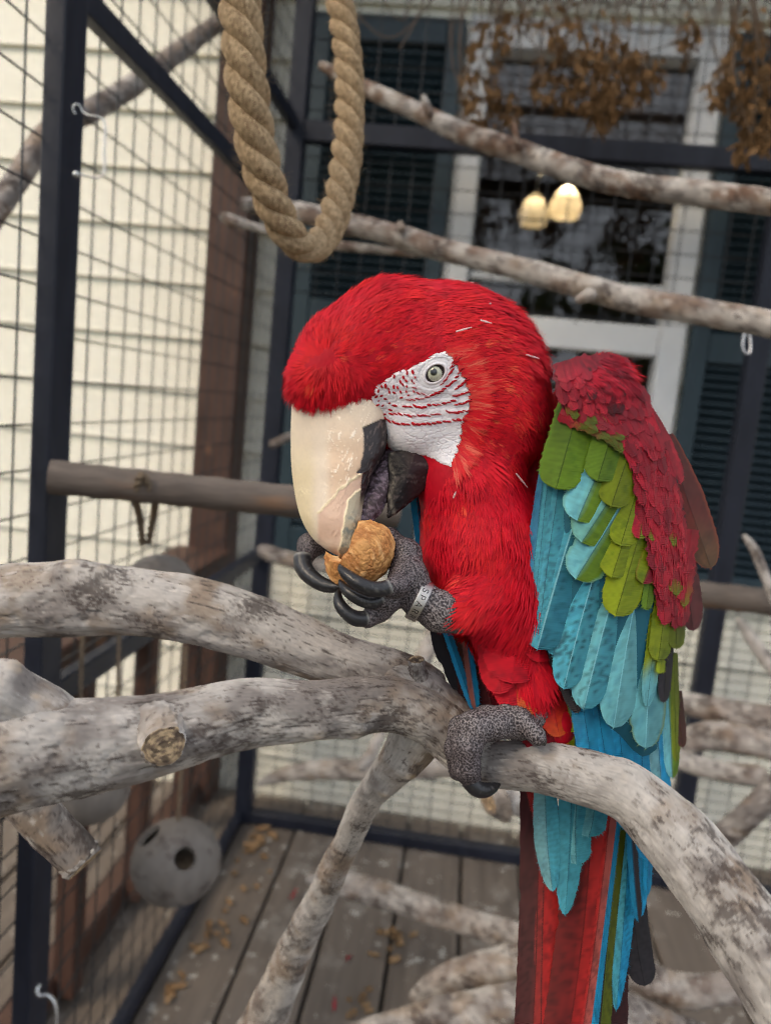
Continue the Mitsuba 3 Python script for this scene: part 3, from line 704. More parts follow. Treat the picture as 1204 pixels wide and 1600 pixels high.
# flow of the feathers over the body, as directions in the picture plane at points of the body
FLOW = np.array([(445, 600, -.7, .7), (470, 630, -.35, .95), (520, 635, -.05, 1), (560, 648, .05, 1), (590, 650, .25, .95), (450, 560, -.8, -.1), (480, 525, -.2, -.9), (520, 480, .55, -.8), (580, 440, .85, -.5), (560, 540, .75, -.6), (540, 590, .1, .9),
                 (600, 510, .9, -.4), (640, 550, .92, -.35), (600, 575, .7, -.4), (650, 430, 1, -.1), (720, 430, 1, .15), (790, 460, .85, .5), (840, 505, .65, .75), (868, 560, .35, .95), (700, 500, 1, -.05), (770, 540, .95, .3), (740, 560, .85, -.35), (745, 600, .95, -.1), (760, 650, .95, .2),
                 (820, 600, .75, .65), (850, 660, .4, .9), (740, 700, .75, .65), (720, 740, .25, .97), (660, 770, -.1, 1), (800, 740, .3, .95), (700, 820, 0, 1), (650, 850, .1, 1), (780, 850, -.05, 1), (830, 800, .1, 1), (830, 880, -.35, .95), (780, 920, -.75, .65), (720, 950, -.93, .38), (700, 975, -.95, .3), (800, 960, -.5, .85),
                 (780, 1020, .12, 1), (830, 1060, .2, 1), (860, 1120, .25, 1), (900, 900, .1, 1), (950, 1000, .05, 1), (930, 700, .3, 1)], float)


def flow(px, py):
    d2 = (px[:, None] - FLOW[None, :, 0]) ** 2 + (py[:, None] - FLOW[None, :, 1]) ** 2 + 60
    w = 1 / d2 ** 1.6
    v = (w[..., None] * FLOW[None, :, 2:]).sum(1)
    return v / (np.linalg.norm(v, axis=1, keepdims=True) + 1e-9)


def plumes(base, dirn, nrm, L, W, col, nb, lift, curl, rng, taper=0.5):
    """Small contour feathers: each a fan of nb fine curved barbs. Arrays per feather; returns one mesh and its colours."""
    n = len(base)
    side = np.cross(nrm, dirn); side /= np.linalg.norm(side, axis=1, keepdims=True) + 1e-12
    V, Cc = [], []
    K = 4
    tt = np.linspace(0, 1, K)
    for b in range(nb):
        a = (b / (nb - 1) - 0.5) * 2 + rng.normal(0, 0.10, n)
        reach = L * (1 - 0.30 * a ** 2) * rng.uniform(0.78, 1.1, n)
        li = lift * rng.uniform(0.6, 1.4, n)
        root = base + side * (a * W * 0.16)[:, None] + dirn * (L * 0.06 * (1 - a ** 2))[:, None]
        half = W * 0.5 / nb * 1.25 * rng.uniform(0.75, 1.2, n)
        cc = col * rng.uniform(0.94, 1.06, n)[:, None]
        for j, t in enumerate(tt):
            c = root + dirn * (reach * t)[:, None] + side * (a * W * 0.5 * (t ** 0.8) * (1 - 0.35 * taper * t * t))[:, None] + nrm * (L * (li * t - curl * t * t) + 0.0002 * (nb - abs(b - nb / 2)) / nb)[:, None]
            hw = half * (0.9, 1.15, 0.85, 0.06)[j]
            V += [c - side * hw[:, None], c + side * hw[:, None]]
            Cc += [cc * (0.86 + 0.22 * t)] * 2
    V = np.stack(V, 1); Cc = np.stack(Cc, 1)                       # n, nb*K*2, 3
    f = []
    for b in range(nb):
        o = b * K * 2
        for j in range(K - 1):
            q = o + 2 * j
            f += [[q, q + 1, q + 3], [q, q + 3, q + 2]]
    f = np.array(f); m = V.shape[1]
    Fc = (f[None] + (np.arange(n) * m)[:, None, None]).reshape(-1, 3)
    return V.reshape(-1, 3), Fc, Cc.reshape(-1, 3), np.repeat(nrm, m, axis=0)


def put_soft(name, v, f, c, bn, parent, blend=0.62):
    """Fluffy plumage: the barbs' normals lean towards the skin's, as a dense coat shades."""
    _, _, n = meshkit.arrays((v, f), True)
    n = n * np.where((n * bn).sum(1) < 0, -1, 1)[:, None]
    n = n * (1 - blend) + bn * blend; n /= np.linalg.norm(n, axis=1, keepdims=True) + 1e-9
    k = key_for(f'{parent}__{name}')
    scene[k] = {'type': 'ply', 'filename': meshkit.write_ply((v, f), False, None, c, normals=n), 'face_normals': False, 'bsdf': {'type': 'ref', 'id': 'plumage'}}
    labels[k] = {'kind': 'stuff'}
    return k


def body_points(n, seed):
    q, fi = trimesh.sample.sample_surface(bm, n, seed=seed)
    nr = np.array(bm.face_normals)[fi]
    px, py, d = pixels(q)
    return q, nr, px, py, d


def body_dirs(q, nr, px, py, rng, jit=0.12):
    fl = flow(px, py)
    dv = fl[:, :1] * RIGHT - fl[:, 1:] * UP + rng.normal(0, jit, (len(q), 3))
    dv -= (dv * nr).sum(1, keepdims=True) * nr
    return dv / (np.linalg.norm(dv, axis=1, keepdims=True) + 1e-9)


def red_tone(q, px, py, rng):
    big = meshkit.fbm(q * 70, 3, 5)
    c = lerp(RED, SCAR, sstep(0.45, 0.75, big))
    c = lerp(c, DEEP, 0.55 * sstep(0.55, 0.8, meshkit.fbm(q * 120 + 9, 3, 6)))
    ear = np.exp(-(((px - 775) / 60) ** 2 + ((py - 605) / 75) ** 2)) + 0.5 * np.exp(-(((px - 560) / 60) ** 2 + ((py - 545) / 40) ** 2))
    pale = rng.random(len(q)) < 0.13 * np.clip(ear, 0, 1) + 0.006
    c = lerp(c, SCAR, 0.6 * np.clip(ear, 0, 1))
    c = np.where(pale[:, None], lerp(c, ORAN, rng.uniform(0.3, 0.9, len(q))), c)
    return c * rng.uniform(0.84, 1.14, len(q))[:, None]


frng = np.random.default_rng(21)
q, nr, px, py, d = body_points(34000, 5)
face_out = face_poly.buffer(1.5)
front = (nr @ FWD) < 0.25
skip = front & inside(face_out, px, py)
skip |= inside(Polygon([(610, 712), (655, 712), (693, 728), (700, 745), (650, 800), (612, 815)]), px, py) & front
skip |= (px > 868) & (py > 640) | (px > 845) & (py > 720)                              # under the wing
skip |= (py > 1120) | (py > 1050) & (px > 860)
cls = py + frng.normal(0, 55, len(q))
head = (cls < 735 + 0.12 * (px - 640))
dirs = body_dirs(q, nr, px, py, frng)
# do not let feathers hang over the bare face
fl = flow(px, py)
tipx, tipy = px + fl[:, 0] * 15, py + fl[:, 1] * 15
over = front & inside(face_poly.buffer(-3), tipx, tipy)
RZONE = Polygon([(430, 400), (900, 400), (878, 560), (872, 660), (846, 740), (838, 800), (850, 900), (846, 1000), (905, 1100), (880, 1180), (800, 1118), (776, 1100), (748, 1040), (737, 1000), (700, 996), (680, 990), (684, 930), (652, 850), (638, 775), (430, 775)])
ttx, tty, _ = pixels(q + dirs * (d / FOCAL * 62)[:, None])
over |= ~(inside(RZONE.buffer(2), ttx, tty) & inside(RZONE.buffer(2), (ttx + px) / 2, (tty + py) / 2)) & (py > 740)
brow = np.exp(-(((px - 500) / 75) ** 2 + ((py - 612) / 34) ** 2))
for nm, sel, Lp, Wp, nb, lift, curl in (('head', head, 25, 12, 9, .15, .13), ('neck', ~head & (cls < 860), 36, 23, 13, .13, .13), ('belly', ~head & (cls >= 860), 54, 34, 16, .08, .08)):
    keep = sel & ~skip & ~over
    if nm != 'head': keep &= np.random.default_rng(3).random(len(q)) < (0.75 if nm == 'neck' else 0.5)
    i = np.nonzero(keep)[0]
    s = d[i] / FOCAL * frng.uniform(0.75, 1.2, len(i))
    lf = lift * frng.uniform(.5, 1.9, len(i)) * (1 + 1.9 * brow[i] + 1.3 * (np.clip(nr[i] @ RIGHT, 0, 1)) * (py[i] > 460) * (py[i] < 580))
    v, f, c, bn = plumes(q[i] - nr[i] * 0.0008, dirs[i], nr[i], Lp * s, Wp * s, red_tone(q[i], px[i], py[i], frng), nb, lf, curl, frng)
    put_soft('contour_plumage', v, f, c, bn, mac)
# white pin feathers
pins = []
for x0, y0, x1, y1 in ((712, 518, 737, 511), (765, 474, 794, 472), (733, 442, 740, 441), (750, 500, 768, 505), (822, 554, 842, 560), (806, 740, 824, 762), (708, 778, 712, 768)):
    a, b = at(x0, y0, surf(x0, y0) - .0042), at(x1, y1, surf(x1, y1) - .0058)
    pins.append(tube(np.array([a, (a + b) / 2, b]), [.0004, .00055, .0002], 6)[:2])
pm = join(pins)
put('pin_feather', pm, 'facial_skin', mac, color=np.tile(lin(226, 190, 190), (len(pm.vertices), 1)), kind='stuff')

# wisps at the back edge of the bare face
wrng = np.random.default_rng(61)
wl = np.array([(700, 546), (712, 553), (718, 568), (727, 582), (735, 600), (740, 614), (739, 640), (730, 658), (727, 680), (722, 700), (712, 722)], float)
ss_ = wrng.uniform(0, len(wl) - 1.001, 420); ki = ss_.astype(int)
wp = wl[ki] * (1 - (ss_ - ki))[:, None] + wl[ki + 1] * (ss_ - ki)[:, None] + wrng.normal(0, 2.5, (420, 2)) - [3, 0]
wfl = flow(wp[:, 0] + 10, wp[:, 1]); wdp = surf(wp[:, 0], wp[:, 1])
g_ = 2.0
nx_ = (surf(wp[:, 0] + g_, wp[:, 1]) - surf(wp[:, 0] - g_, wp[:, 1])) / (2 * g_ * .41 / FOCAL); ny_ = (surf(wp[:, 0], wp[:, 1] + g_) - surf(wp[:, 0], wp[:, 1] - g_)) / (2 * g_ * .41 / FOCAL)
wn0 = -FWD + nx_[:, None] * RIGHT - ny_[:, None] * UP; wn0 /= np.linalg.norm(wn0, axis=1, keepdims=True)
wdv = wfl[:, :1] * RIGHT - wfl[:, 1:] * UP + wrng.normal(0, .12, (420, 3)); wdv -= (wdv * wn0).sum(1, keepdims=True) * wn0; wdv /= np.linalg.norm(wdv, axis=1, keepdims=True)
wsz = wrng.uniform(.7, 1.3, 420) * .41 / FOCAL
wcol_ = lerp(lerp(RED, SCAR, wrng.random(420)), np.array(lin(222, 116, 94)), 0.65 * wrng.uniform(0, 1, 420) ** 4)
v, f, c, bn = plumes(at(wp[:, 0], wp[:, 1], wdp - .0012), wdv, wn0, 34 * wsz, 6 * wsz, wcol_, 5, .05, .05, wrng)
put_soft('ear_plumage', v, f, c, bn, mac)

# ---- bare face
x0, y0, x1, y1 = 570, 538, 745, 740
gx, gy = np.meshgrid(np.arange(x0, x1, 0.8), np.arange(y0, y1, 0.8), indexing='xy')
gd = surf(gx, gy)
pts = at(gx, gy, gd)
eye_c = np.array([679.5, 583.5]); ea = math.radians(-38)
ex, ey = gx - eye_c[0], gy - eye_c[1]
eu, ev = ex * math.cos(ea) + ey * math.sin(ea), -ex * math.sin(ea) + ey * math.cos(ea)
er = np.sqrt((eu / 16.0) ** 2 + ((ev ) / 11.5) ** 2)
warp = np.stack([gx / 9 + 1.2 * meshkit.fbm(np.stack([gx / 15, gy / 15, gx * 0], -1), 3, 2), gy / 9 + 1.2 * meshkit.fbm(np.stack([gx / 15, gy / 15, gx * 0 + 5], -1), 3, 2)], -1)
seeds = np.random.default_rng(4).uniform(-1, 1, (60, 40, 2)) * 0.42
lowr = sstep(655, 670, gy)
cellx, celly = warp[..., 0] * (0.8 - 0.22 * lowr), warp[..., 1] * (1.5 - 0.15 * lowr) + 0.35 * warp[..., 0]
gxi, gyi = np.meshgrid(np.arange(0, 120), np.arange(0, 160), indexing='ij')
sr = np.random.default_rng(14)
sp_ = np.stack([gxi + sr.uniform(0, 1, gxi.shape), gyi + sr.uniform(0, 1, gxi.shape)], -1).reshape(-1, 2)
dk, _ = cKDTree(sp_).query(np.stack([cellx, celly], -1).reshape(-1, 2), k=2)
crease = (dk[:, 1] - dk[:, 0]).reshape(gx.shape)
wr = sstep(0.0, 0.20, crease)
rows_ = 0.5 + 0.5 * np.cos((gy - 0.10 * (gx - 640) - 640 + 4 * meshkit.fbm(np.stack([gx / 20, gy / 20, gx * 0], -1), 2, 3)) * 2 * np.pi / 17)
disp = 0.00028 * wr + 0.00016 * meshkit.fbm(np.stack([gx / 3, gy / 3, gx * 0], -1), 3, 7) + 0.00035 * rows_ * (1 - lowr) * (er > 1.9)
lid = np.exp(-((er - 1.18) / 0.22) ** 2)
ringw = 0.5 + 0.5 * np.cos(er * 16)
near_eye = sstep(2.3, 1.4, er)
disp = disp * (1 - 0.75 * near_eye) + 0.0006 * lid + 0.00022 * ringw * near_eye - 0.004 * sstep(1.04, 0.9, er)
edge = shapely.distance(shapely.points(gx.ravel(), gy.ravel()), face_poly.exterior).reshape(gx.shape) * np.where(inside(face_poly, gx, gy), 1, -1) + 5.0 * (meshkit.fbm(np.stack([gx / 7, gy / 7, gx * 0], -1), 3, 77) - .5)
pts = pts - (at(gx, gy, gd + 1) - pts) * (0.0016 * sstep(-3, 6, edge) + disp - 0.0012)[..., None]
ok = (edge > -4) & (er > 0.93)
H_, W_ = gx.shape
ids = np.arange(H_ * W_).reshape(H_, W_)
a, b, c_, d_ = ids[:-1, :-1], ids[:-1, 1:], ids[1:, 1:], ids[1:, :-1]
okq = ok[:-1, :-1] & ok[:-1, 1:] & ok[1:, 1:] & ok[1:, :-1]
fq = np.stack([a[okq], d_[okq], c_[okq], b[okq]], 1)
used, inv = np.unique(fq, return_inverse=True)
SKIN, PINK = np.array(lin(228, 226, 231)), np.array(lin(182, 160, 168))
sc = lerp(SKIN, PINK, 0.38 * (1 - wr) * sstep(0.25, 0.6, meshkit.fbm(np.stack([gx / 12, gy / 12, gx * 0], -1), 3, 9)))
sc = lerp(sc, np.array(lin(198, 176, 186)), 0.45 * near_eye * (er < 1.15))
sc = lerp(sc, np.array(lin(40, 30, 34)), sstep(1.06, 0.98, er))
skin_pts = pts.reshape(-1, 3)
put('facial_skin', (skin_pts[used], inv.reshape(-1, 4)), 'facial_skin', mac, smooth=True, color=sc.reshape(-1, 3)[used], label='bare white wrinkled face patch')
# eye
es = trimesh.creation.icosphere(5, 1.0)
ev_ = np.array(es.vertices)
ec = at(eye_c[0], eye_c[1], surf(*eye_c) + 0.0041)
look = -FWD * 0.97 - RIGHT * 0.20 - UP * 0.03; look /= np.linalg.norm(look)
ang = np.degrees(np.arccos(np.clip(ev_ @ look, -1, 1)))
azi = np.arctan2(ev_ @ UP, ev_ @ RIGHT)
iris = lerp(np.array(lin(208, 207, 184)), np.array(lin(158, 160, 144)), meshkit.fbm(np.column_stack([np.cos(azi) * 5, np.sin(azi) * 5, ang / 40]), 3, 2))
iris = lerp(iris, np.array(lin(92, 92, 78)), sstep(54, 62, ang))
iris = lerp(iris, np.array(lin(120, 122, 100)), sstep(24, 18, ang))
ecol = lerp(np.array([.004, .004, .005]), iris, sstep(16.5, 18.5, ang))
ecol = lerp(ecol, np.array(lin(24, 20, 20)), sstep(66, 70, ang))
er_ = 16.5 * .405 / FOCAL
put('eye', trimesh.Trimesh(ev_ * er_ * np.where(ang < 40, 1.02, 1)[:, None] + ec, es.faces, process=False), 'eye_wet', mac, smooth=True, color=ecol, label='pale yellow grey eye with black pupil')

# ---- rows of tiny red feathers on the face
def face_at(px, py, lift=0.0014):
    return at(px, py, surf(px, py) - 0.0006 - lift)


dash = []


def add_dash(x, y, ax, ay, L, W):
    n = 6
    t = np.linspace(0, 1, n)
    X, Y = x + (t - 0.5) * L * ax, y + (t - 0.5) * L * ay
    w = W * np.array([0.35, 0.85, 1, 0.95, 0.7, 0.12]) * 0.5
    nx, ny = -ay, ax
    l, m, r = (face_at(X + k * w * nx, Y + k * w * ny, 0.0004 + (0.0006 if k == 0 else 0) + 0.0007 * t) for k in (-1, 0, 1))
    V = np.vstack([l, m, r])
    f = [[k, k + 1, n + k + 1] for k in range(n - 1)] + [[k, n + k + 1, n + k] for k in range(n - 1)] + [[n + k, n + k + 1, 2 * n + k + 1] for k in range(n - 1)] + [[n + k, 2 * n + k + 1, 2 * n + k] for k in range(n - 1)]
    dash.append((V, np.array(f), np.tile(np.array(lin(178, 18, 34)) * drng.uniform(0.75, 1.1), (len(V), 1))))


drng = np.random.default_rng(8)
Zf = lambda x, y: (570 + x / 6.69, 530 + y / 6.69)
for line, w, dens in (([(190, 820), (270, 865), (350, 885), (420, 890), (520, 893), (620, 890), (700, 880), (770, 868), (860, 858), (960, 845), (1080, 845)], 4.6, 1.05),
                      ([(260, 780), (360, 785), (480, 802), (600, 803), (700, 795), (760, 785)], 3.2, 1.15), ([(850, 755), (940, 770), (1040, 755), (1110, 735)], 3.8, 1.2),
                      ([(410, 705), (500, 700), (580, 712), (680, 692), (780, 680), (860, 660), (940, 640)], 3.8, 1.1), ([(940, 690), (1010, 675), (1090, 640)], 3.6, 1.2),
                      ([(440, 635), (520, 630), (600, 622), (690, 600), (760, 570), (820, 530)], 2.6, 1.1), ([(700, 585), (800, 540), (890, 470), (950, 410), (1010, 310)], 3.6, 1.25),
                      ([(800, 475), (860, 400), (900, 340), (940, 260), (1000, 180)], 3.4, 1.25), ([(930, 600), (1010, 575), (1090, 545)], 3.4, 1.2), ([(950, 520), (1030, 455), (1090, 400)], 3.4, 1.2), ([(900, 300), (930, 230), (950, 175)], 2.6, 1.1),
                      ([(540, 565), (580, 570), (660, 575)], 3.0, 0.9), ([(500, 510), (560, 505)], 2.0, 0.9)):
    ln = np.array([Zf(*p) for p in line])
    s = np.concatenate([[0], np.cumsum(np.linalg.norm(np.diff(ln, axis=0), axis=1))])
    for p in np.arange(2, s[-1], 8.4 / dens):
        x, y = np.interp(p, s, ln[:, 0]), np.interp(p, s, ln[:, 1])
        t = np.array([np.interp(min(p + 2, s[-1]), s, ln[:, k]) - np.interp(p - 2, s, ln[:, k]) for k in (0, 1)]); t /= np.linalg.norm(t)
        an = math.atan2(t[1], t[0]) + drng.normal(0.30, 0.12)
        add_dash(x + drng.normal(0, .4), y + drng.normal(0, .5), math.cos(an), math.sin(an), drng.uniform(8, 11), w * 0.88 * drng.uniform(0.6, 1.25))
for x, y, l in [(305, 390, 7), (215, 490, 9), (245, 520, 5), (175, 495, 6), (300, 500, 7), (340, 508, 6), (140, 545, 6), (255, 553, 6), (305, 560, 6), (172, 592, 6), (213, 625, 6), (370, 445, 7), (400, 400, 7), (430, 435, 6), (395, 475, 6), (435, 495, 5), (372, 552, 6), (432, 550, 5), (380, 612, 6), (490, 435, 5), (512, 458, 4), (145, 645, 4), (255, 668, 5), (185, 695, 6), (110, 735, 4), (440, 355, 7), (500, 345, 8), (365, 325, 6), (430, 315, 6), (265, 740, 8), (310, 695, 10), (130, 690, 8), (90, 580, 8), (120, 600, 7), (455, 585, 5), (510, 548, 5), (525, 400, 5), (205, 785, 7)]:
    X, Y = Zf(x, y)
    an = 1.2 + drng.normal(0, .25) if y < 560 else (drng.uniform(-.6, .5))
    add_dash(X, Y, math.cos(an), math.sin(an), l * 0.95, l * 0.52 if y < 680 else l * .36)
v, f, c = merge(dash)
put('facial_feather', (v, f), 'plumage', mac, smooth=True, color=c, kind='stuff', label='rows of tiny red feathers on the white face')

# ---- beak
def loft(sec, n, m, power=2.3, roll=0.0):
    """Sections (py, left px, right px, centre depth, half depth px) from top to bottom; returns grid arrays."""
    s = np.asarray(sec, float)
    from scipy.interpolate import PchipInterpolator
    t = np.linspace(0, 1, len(s)); q = np.linspace(0, 1, n)
    s = np.stack([PchipInterpolator(t, s[:, k])(q) for k in range(5)], 1)
    th = np.arange(m) / m * 2 * np.pi
    cs, sn = np.cos(th), np.sin(th)
    cx, cy = np.sign(cs) * abs(cs) ** (2 / power), np.sign(sn) * abs(sn) ** (2 / power)
    PX = (s[:, 1:2] + s[:, 2:3]) / 2 + (s[:, 2:3] - s[:, 1:2]) / 2 * cx
    DD = s[:, 3:4] + s[:, 4:5] * s[:, 3:4] / FOCAL * cy + roll * (PX - (s[:, 1:2] + s[:, 2:3]) / 2) * s[:, 3:4] / FOCAL
    PY = np.repeat(s[:, :1], m, 1)
    return PX, PY, DD


def gridmesh(V, closed=True):
    n, m = V.shape[:2]
    i, j = np.meshgrid(np.arange(n - 1), np.arange(m if closed else m - 1), indexing='ij')
    q = np.stack([i * m + j, (i + 1) * m + j, (i + 1) * m + (j + 1) % m, i * m + (j + 1) % m], -1).reshape(-1, 4)
    return V.reshape(-1, 3), q


def close(v, q, n, m):
    v = np.vstack([v, v[:m].mean(0), v[-m:].mean(0)])
    k = np.arange(m)
    f = np.vstack([q[:, [0, 1, 2]], q[:, [0, 2, 3]], np.stack([k, (k + 1) % m, k * 0 + n * m], 1), np.stack([(n - 1) * m + (k + 1) % m, (n - 1) * m + k, k * 0 + n * m + 1], 1)])
    return v, f


BEAK = [(585, 474, 600, .438, 50), (615, 460, 606, .4375, 58), (640, 456, 606, .4365, 60), (680, 455, 605, .4345, 60), (705, 455, 601, .432, 56), (730, 456, 588, .429, 53), (755, 459, 577, .426, 48), (785, 464, 567, .4215, 42), (812, 472, 563, .4165, 36), (838, 487, 561, .4130, 28), (856, 505, 559, .4105, 20), (867, 525, 555, .4105, 11), (872, 538, 549, .4105, 4)]
nB, mB = 300, 260
PX, PY, DD = loft(BEAK, nB, mB, 2.25, roll=-0.30)
V = at(PX, PY, DD)
P2 = np.stack([PX, PY, DD * 1500], -1)
nz = lambda s, sd, o=3: meshkit.fbm(P2 / s, o, sd)
# outline of the flaked layers, as in the worn horn
crack = np.interp(PX + 14 * (nz(14, 3) - .5), [440, 497, 520, 545, 558, 572], [816, 800, 776, 752, 745, 738]) - PY + 8 * (nz(7, 5) - .5)
inner_l = 540 + 8 * (nz(10, 8) - .5) - 0.16 * (PY - 800)
patch2 = np.minimum(PX - inner_l, PY - np.interp(PX, [535, 552, 566], [792, 772, 762]) - 6 * (nz(6, 9) - .5))
rim = 562 + 9 * (nz(12, 11) - .5) + 7 * np.sin(PY / 21.0)
rim = np.where(PY < 655, 640, rim)
rim = np.where(PY < 690, np.maximum(rim, 566 + 2.2 * np.maximum(0, 668 - PY)), rim)
black = sstep(-1.5, 1.5, PX - np.where(PY < 740, rim, 566 - 0.10 * (PY - 740)) ) * sstep(800, 770, PY)
CREAM, YEL, PEACH, PINKB, OLIVE, BLK = (np.array(lin(*c)) for c in ((214, 197, 176), (208, 190, 150), (200, 168, 138), (200, 168, 146), (164, 158, 134), (40, 33, 35)))
col = lerp(CREAM, YEL, sstep(650, 760, PY) * sstep(500, 480, PX) * 0.8)
col = lerp(col, PEACH, sstep(505, 522, PX) * sstep(640, 720, PY) * 0.75)
col = lerp(col, CREAM, 0.7 * sstep(660, 640, PY))
below = sstep(2, -2, crack) * sstep(494, 500, PX)
col = lerp(col, PINKB, below)
col = lerp(col, CREAM, sstep(835, 860, PY) * 0.7)
p2 = sstep(-1, 2, patch2) * below
col = lerp(col, OLIVE, p2 * 0.85)
col = lerp(col, np.array(lin(96, 108, 108)), p2 * 0.8 * sstep(.45, .62, nz(10, 21, 4)) * sstep(790, 815, PY))
scratch = meshkit.fbm(np.stack([PX / 2.2 + PY / 5, PY / 16 - PX / 14, PX * 0], -1), 3, 31)
col = lerp(col, np.array(lin(244, 232, 216)), 0.75 * sstep(.64, .74, scratch) * sstep(500, 520, PX) * (1 - below) * (1 - black))
flake = np.exp(-(crack / 2.2) ** 2) * sstep(492, 500, PX) * sstep(575, 565, PX)
flake2 = np.exp(-(patch2 / 1.8) ** 2) * below
chip = np.exp(-(((PX - 474) / 9) ** 2 + ((PY - 768) / 7) ** 2))
col = lerp(col, np.array(lin(240, 226, 190)), np.clip(flake + flake2 + 0.6 * chip * sstep(.45, .6, nz(3, 41)), 0, 1) * 0.85)
col = lerp(col, BLK, black)
col = lerp(col, np.array(lin(120, 104, 98)), black * 0.6 * sstep(.62, .72, meshkit.fbm(np.stack([PX / 3 + PY / 9, PY / 14 - PX / 9, PX * 0], -1), 3, 61)))
col = col * (0.93 + 0.14 * nz(2.5, 71))[..., None]
nrm = np.cross(np.gradient(V, axis=0), np.roll(V, -1, 1) - np.roll(V, 1, 1)); nrm /= np.linalg.norm(nrm, axis=-1, keepdims=True) + 1e-12
nrm *= np.sign((nrm * (V - V.mean(1, keepdims=True))).sum(-1).mean())
ridge = 0.0009 * np.exp(-((PX - (BEAK[3][1] + 46 - 0.05 * (PY - 640))) / 9) ** 2)
V = V + nrm * (0.00035 * (1 - below) + 0.00035 * flake + 0.0003 * p2 + 0.00030 * flake2 + 0.0004 * chip * nz(3, 41) + 0.00025 * sstep(.6, .75, scratch) * sstep(500, 520, PX) + 0.0002 * (nz(18, 81) - .5) - 0.0005 * black + 0.00018 * black * nz(3, 83) + 0 * ridge)[..., None]
v, qd = gridmesh(V)
v, f = close(v, qd, nB, mB)
put('upper_beak', (v, f), 'beak_horn', mac, smooth=True, color=np.vstack([col.reshape(-1, 3), col[0].mean(0), col[-1].mean(0)]), label='cream worn upper beak, black at its base')

# lower mandible, tongue
hull = m3.Manifold.batch_hull([m3.Manifold.sphere(r * z / FOCAL, 20).translate(at(x, y, z).tolist()) for x, y, z, r in
                              [(612, 712, .4245, 6), (650, 706, .4235, 6), (694, 722, .426, 5), (688, 736, .4265, 5), (662, 756, .4245, 6), (638, 780, .4225, 6), (616, 799, .420, 5), (607, 807, .4185, 2.5), (609, 770, .4215, 4), (640, 738, .4225, 14),
                               (612, 712, .448, 6), (694, 722, .450, 6), (660, 760, .446, 6), (616, 799, .428, 4)]]).refine_to_length(.0011)
hm_ = hull.to_mesh()
lm = relax(trimesh.Trimesh(hm_.vert_properties[:, :3].astype(float), hm_.tri_verts, process=False), 5)
lp = np.array(lm.vertices); lx, ly, _ = pixels(lp)
lm = trimesh.Trimesh(lp + np.array(lm.vertex_normals) * (0.0006 * (meshkit.fbm(lp * 500, 3, 3) - .5))[:, None], lm.faces, process=False)
lcol = lerp(np.array(lin(20, 16, 19)), np.array(lin(44, 20, 24)), sstep(625, 655, lx))
lcol = lerp(lcol, np.array(lin(128, 120, 108)), 0.7 * np.exp(-((lx - 612 - 4 * np.sin(ly / 9)) / 3.2) ** 2) * sstep(.3, .6, meshkit.fbm(lp * 900, 3, 8)))
lcol = lerp(lcol, np.array(lin(96, 84, 82)), 0.4 * sstep(.60, .72, meshkit.fbm(lp * [300, 300, 700], 4, 5)))
mat('dark_horn', bumped(principled(VC, 0.5, 0.22), lambda p, n, uv: fbm(p.x * 600, p.y * 600, p.z * 900) * 0.0002, 1.0, 1e-4))
put('lower_beak', lm, 'dark_horn', mac, smooth=True, color=lcol, label='black lower beak')
TON = [C((610, 712, .433, 12), (598, 752, .428, 19)), C((598, 752, .428, 19), (580, 790, .421, 17)), C((580, 790, .421, 17), (566, 816, .416, 13)), C((566, 816, .416, 12), (564, 828, .416, 9))]
tm = grow(TON, 0.004, 0.0009)
tp = np.array(tm.vertices)
tm = trimesh.Trimesh(tp + np.array(tm.vertex_normals) * (0.0010 * (meshkit.fbm(tp * 700, 3, 3) - .5))[:, None], tm.faces, process=False)
tcol = lerp(np.array(lin(58, 44, 50)), np.array(lin(132, 112, 124)), sstep(.42, .72, meshkit.fbm(tp * 600, 4, 5)))
tcol = lerp(tcol, np.array(lin(26, 20, 24)), sstep(810, 830, pixels(tp)[1]))
put('tongue', tm, 'scaly_skin', mac, smooth=True, color=tcol, label='dark purple grey tongue')
MOUTH = [C((608, 700, .442, 20), (596, 770, .436, 18))]
mm = grow(MOUTH, .003, .0012)
put('mouth', mm, 'scaly_skin', mac, smooth=True, color=np.tile(lin(16, 12, 14), (len(mm.vertices), 1)))


# ---- feet
def scaly(mesh, seed, cell=0.0017, stretch=None):
    """Scales as raised cells with pale creases between them."""
    p = np.array(mesh.vertices); n = np.array(mesh.vertex_normals)
    pts_, _ = trimesh.sample.sample_surface_even(mesh, int(mesh.area / (cell * cell * 0.72)), seed=seed)
    dk, ik = cKDTree(pts_).query(p + (meshkit.noise(p * 900, seed)[:, None] - .5) * cell * .25, k=2)
    e = sstep(0.0, 0.5, (dk[:, 1] - dk[:, 0]) / cell)
    p2 = p + n * (0.00046 * e + 0.0005 * (meshkit.fbm(p * 160, 3, seed) - .5))[:, None]
    tone = np.random.default_rng(seed).uniform(0.75, 1.25, len(pts_))[ik[:, 0]]
    return trimesh.Trimesh(p2, mesh.faces, process=False), e, tone


def foot_colour(e, tone, p, pale):
    dark = lerp(np.array(lin(38, 32, 35)), np.array(lin(58, 50, 53)), pale) * tone[:, None]
    line = lerp(np.array(lin(112, 102, 106)), np.array(lin(172, 164, 162)), pale)
    return lerp(line, dark, sstep(0.05, 0.42, e + 0.30 * (meshkit.noise(p * 800, 3) - .5)))


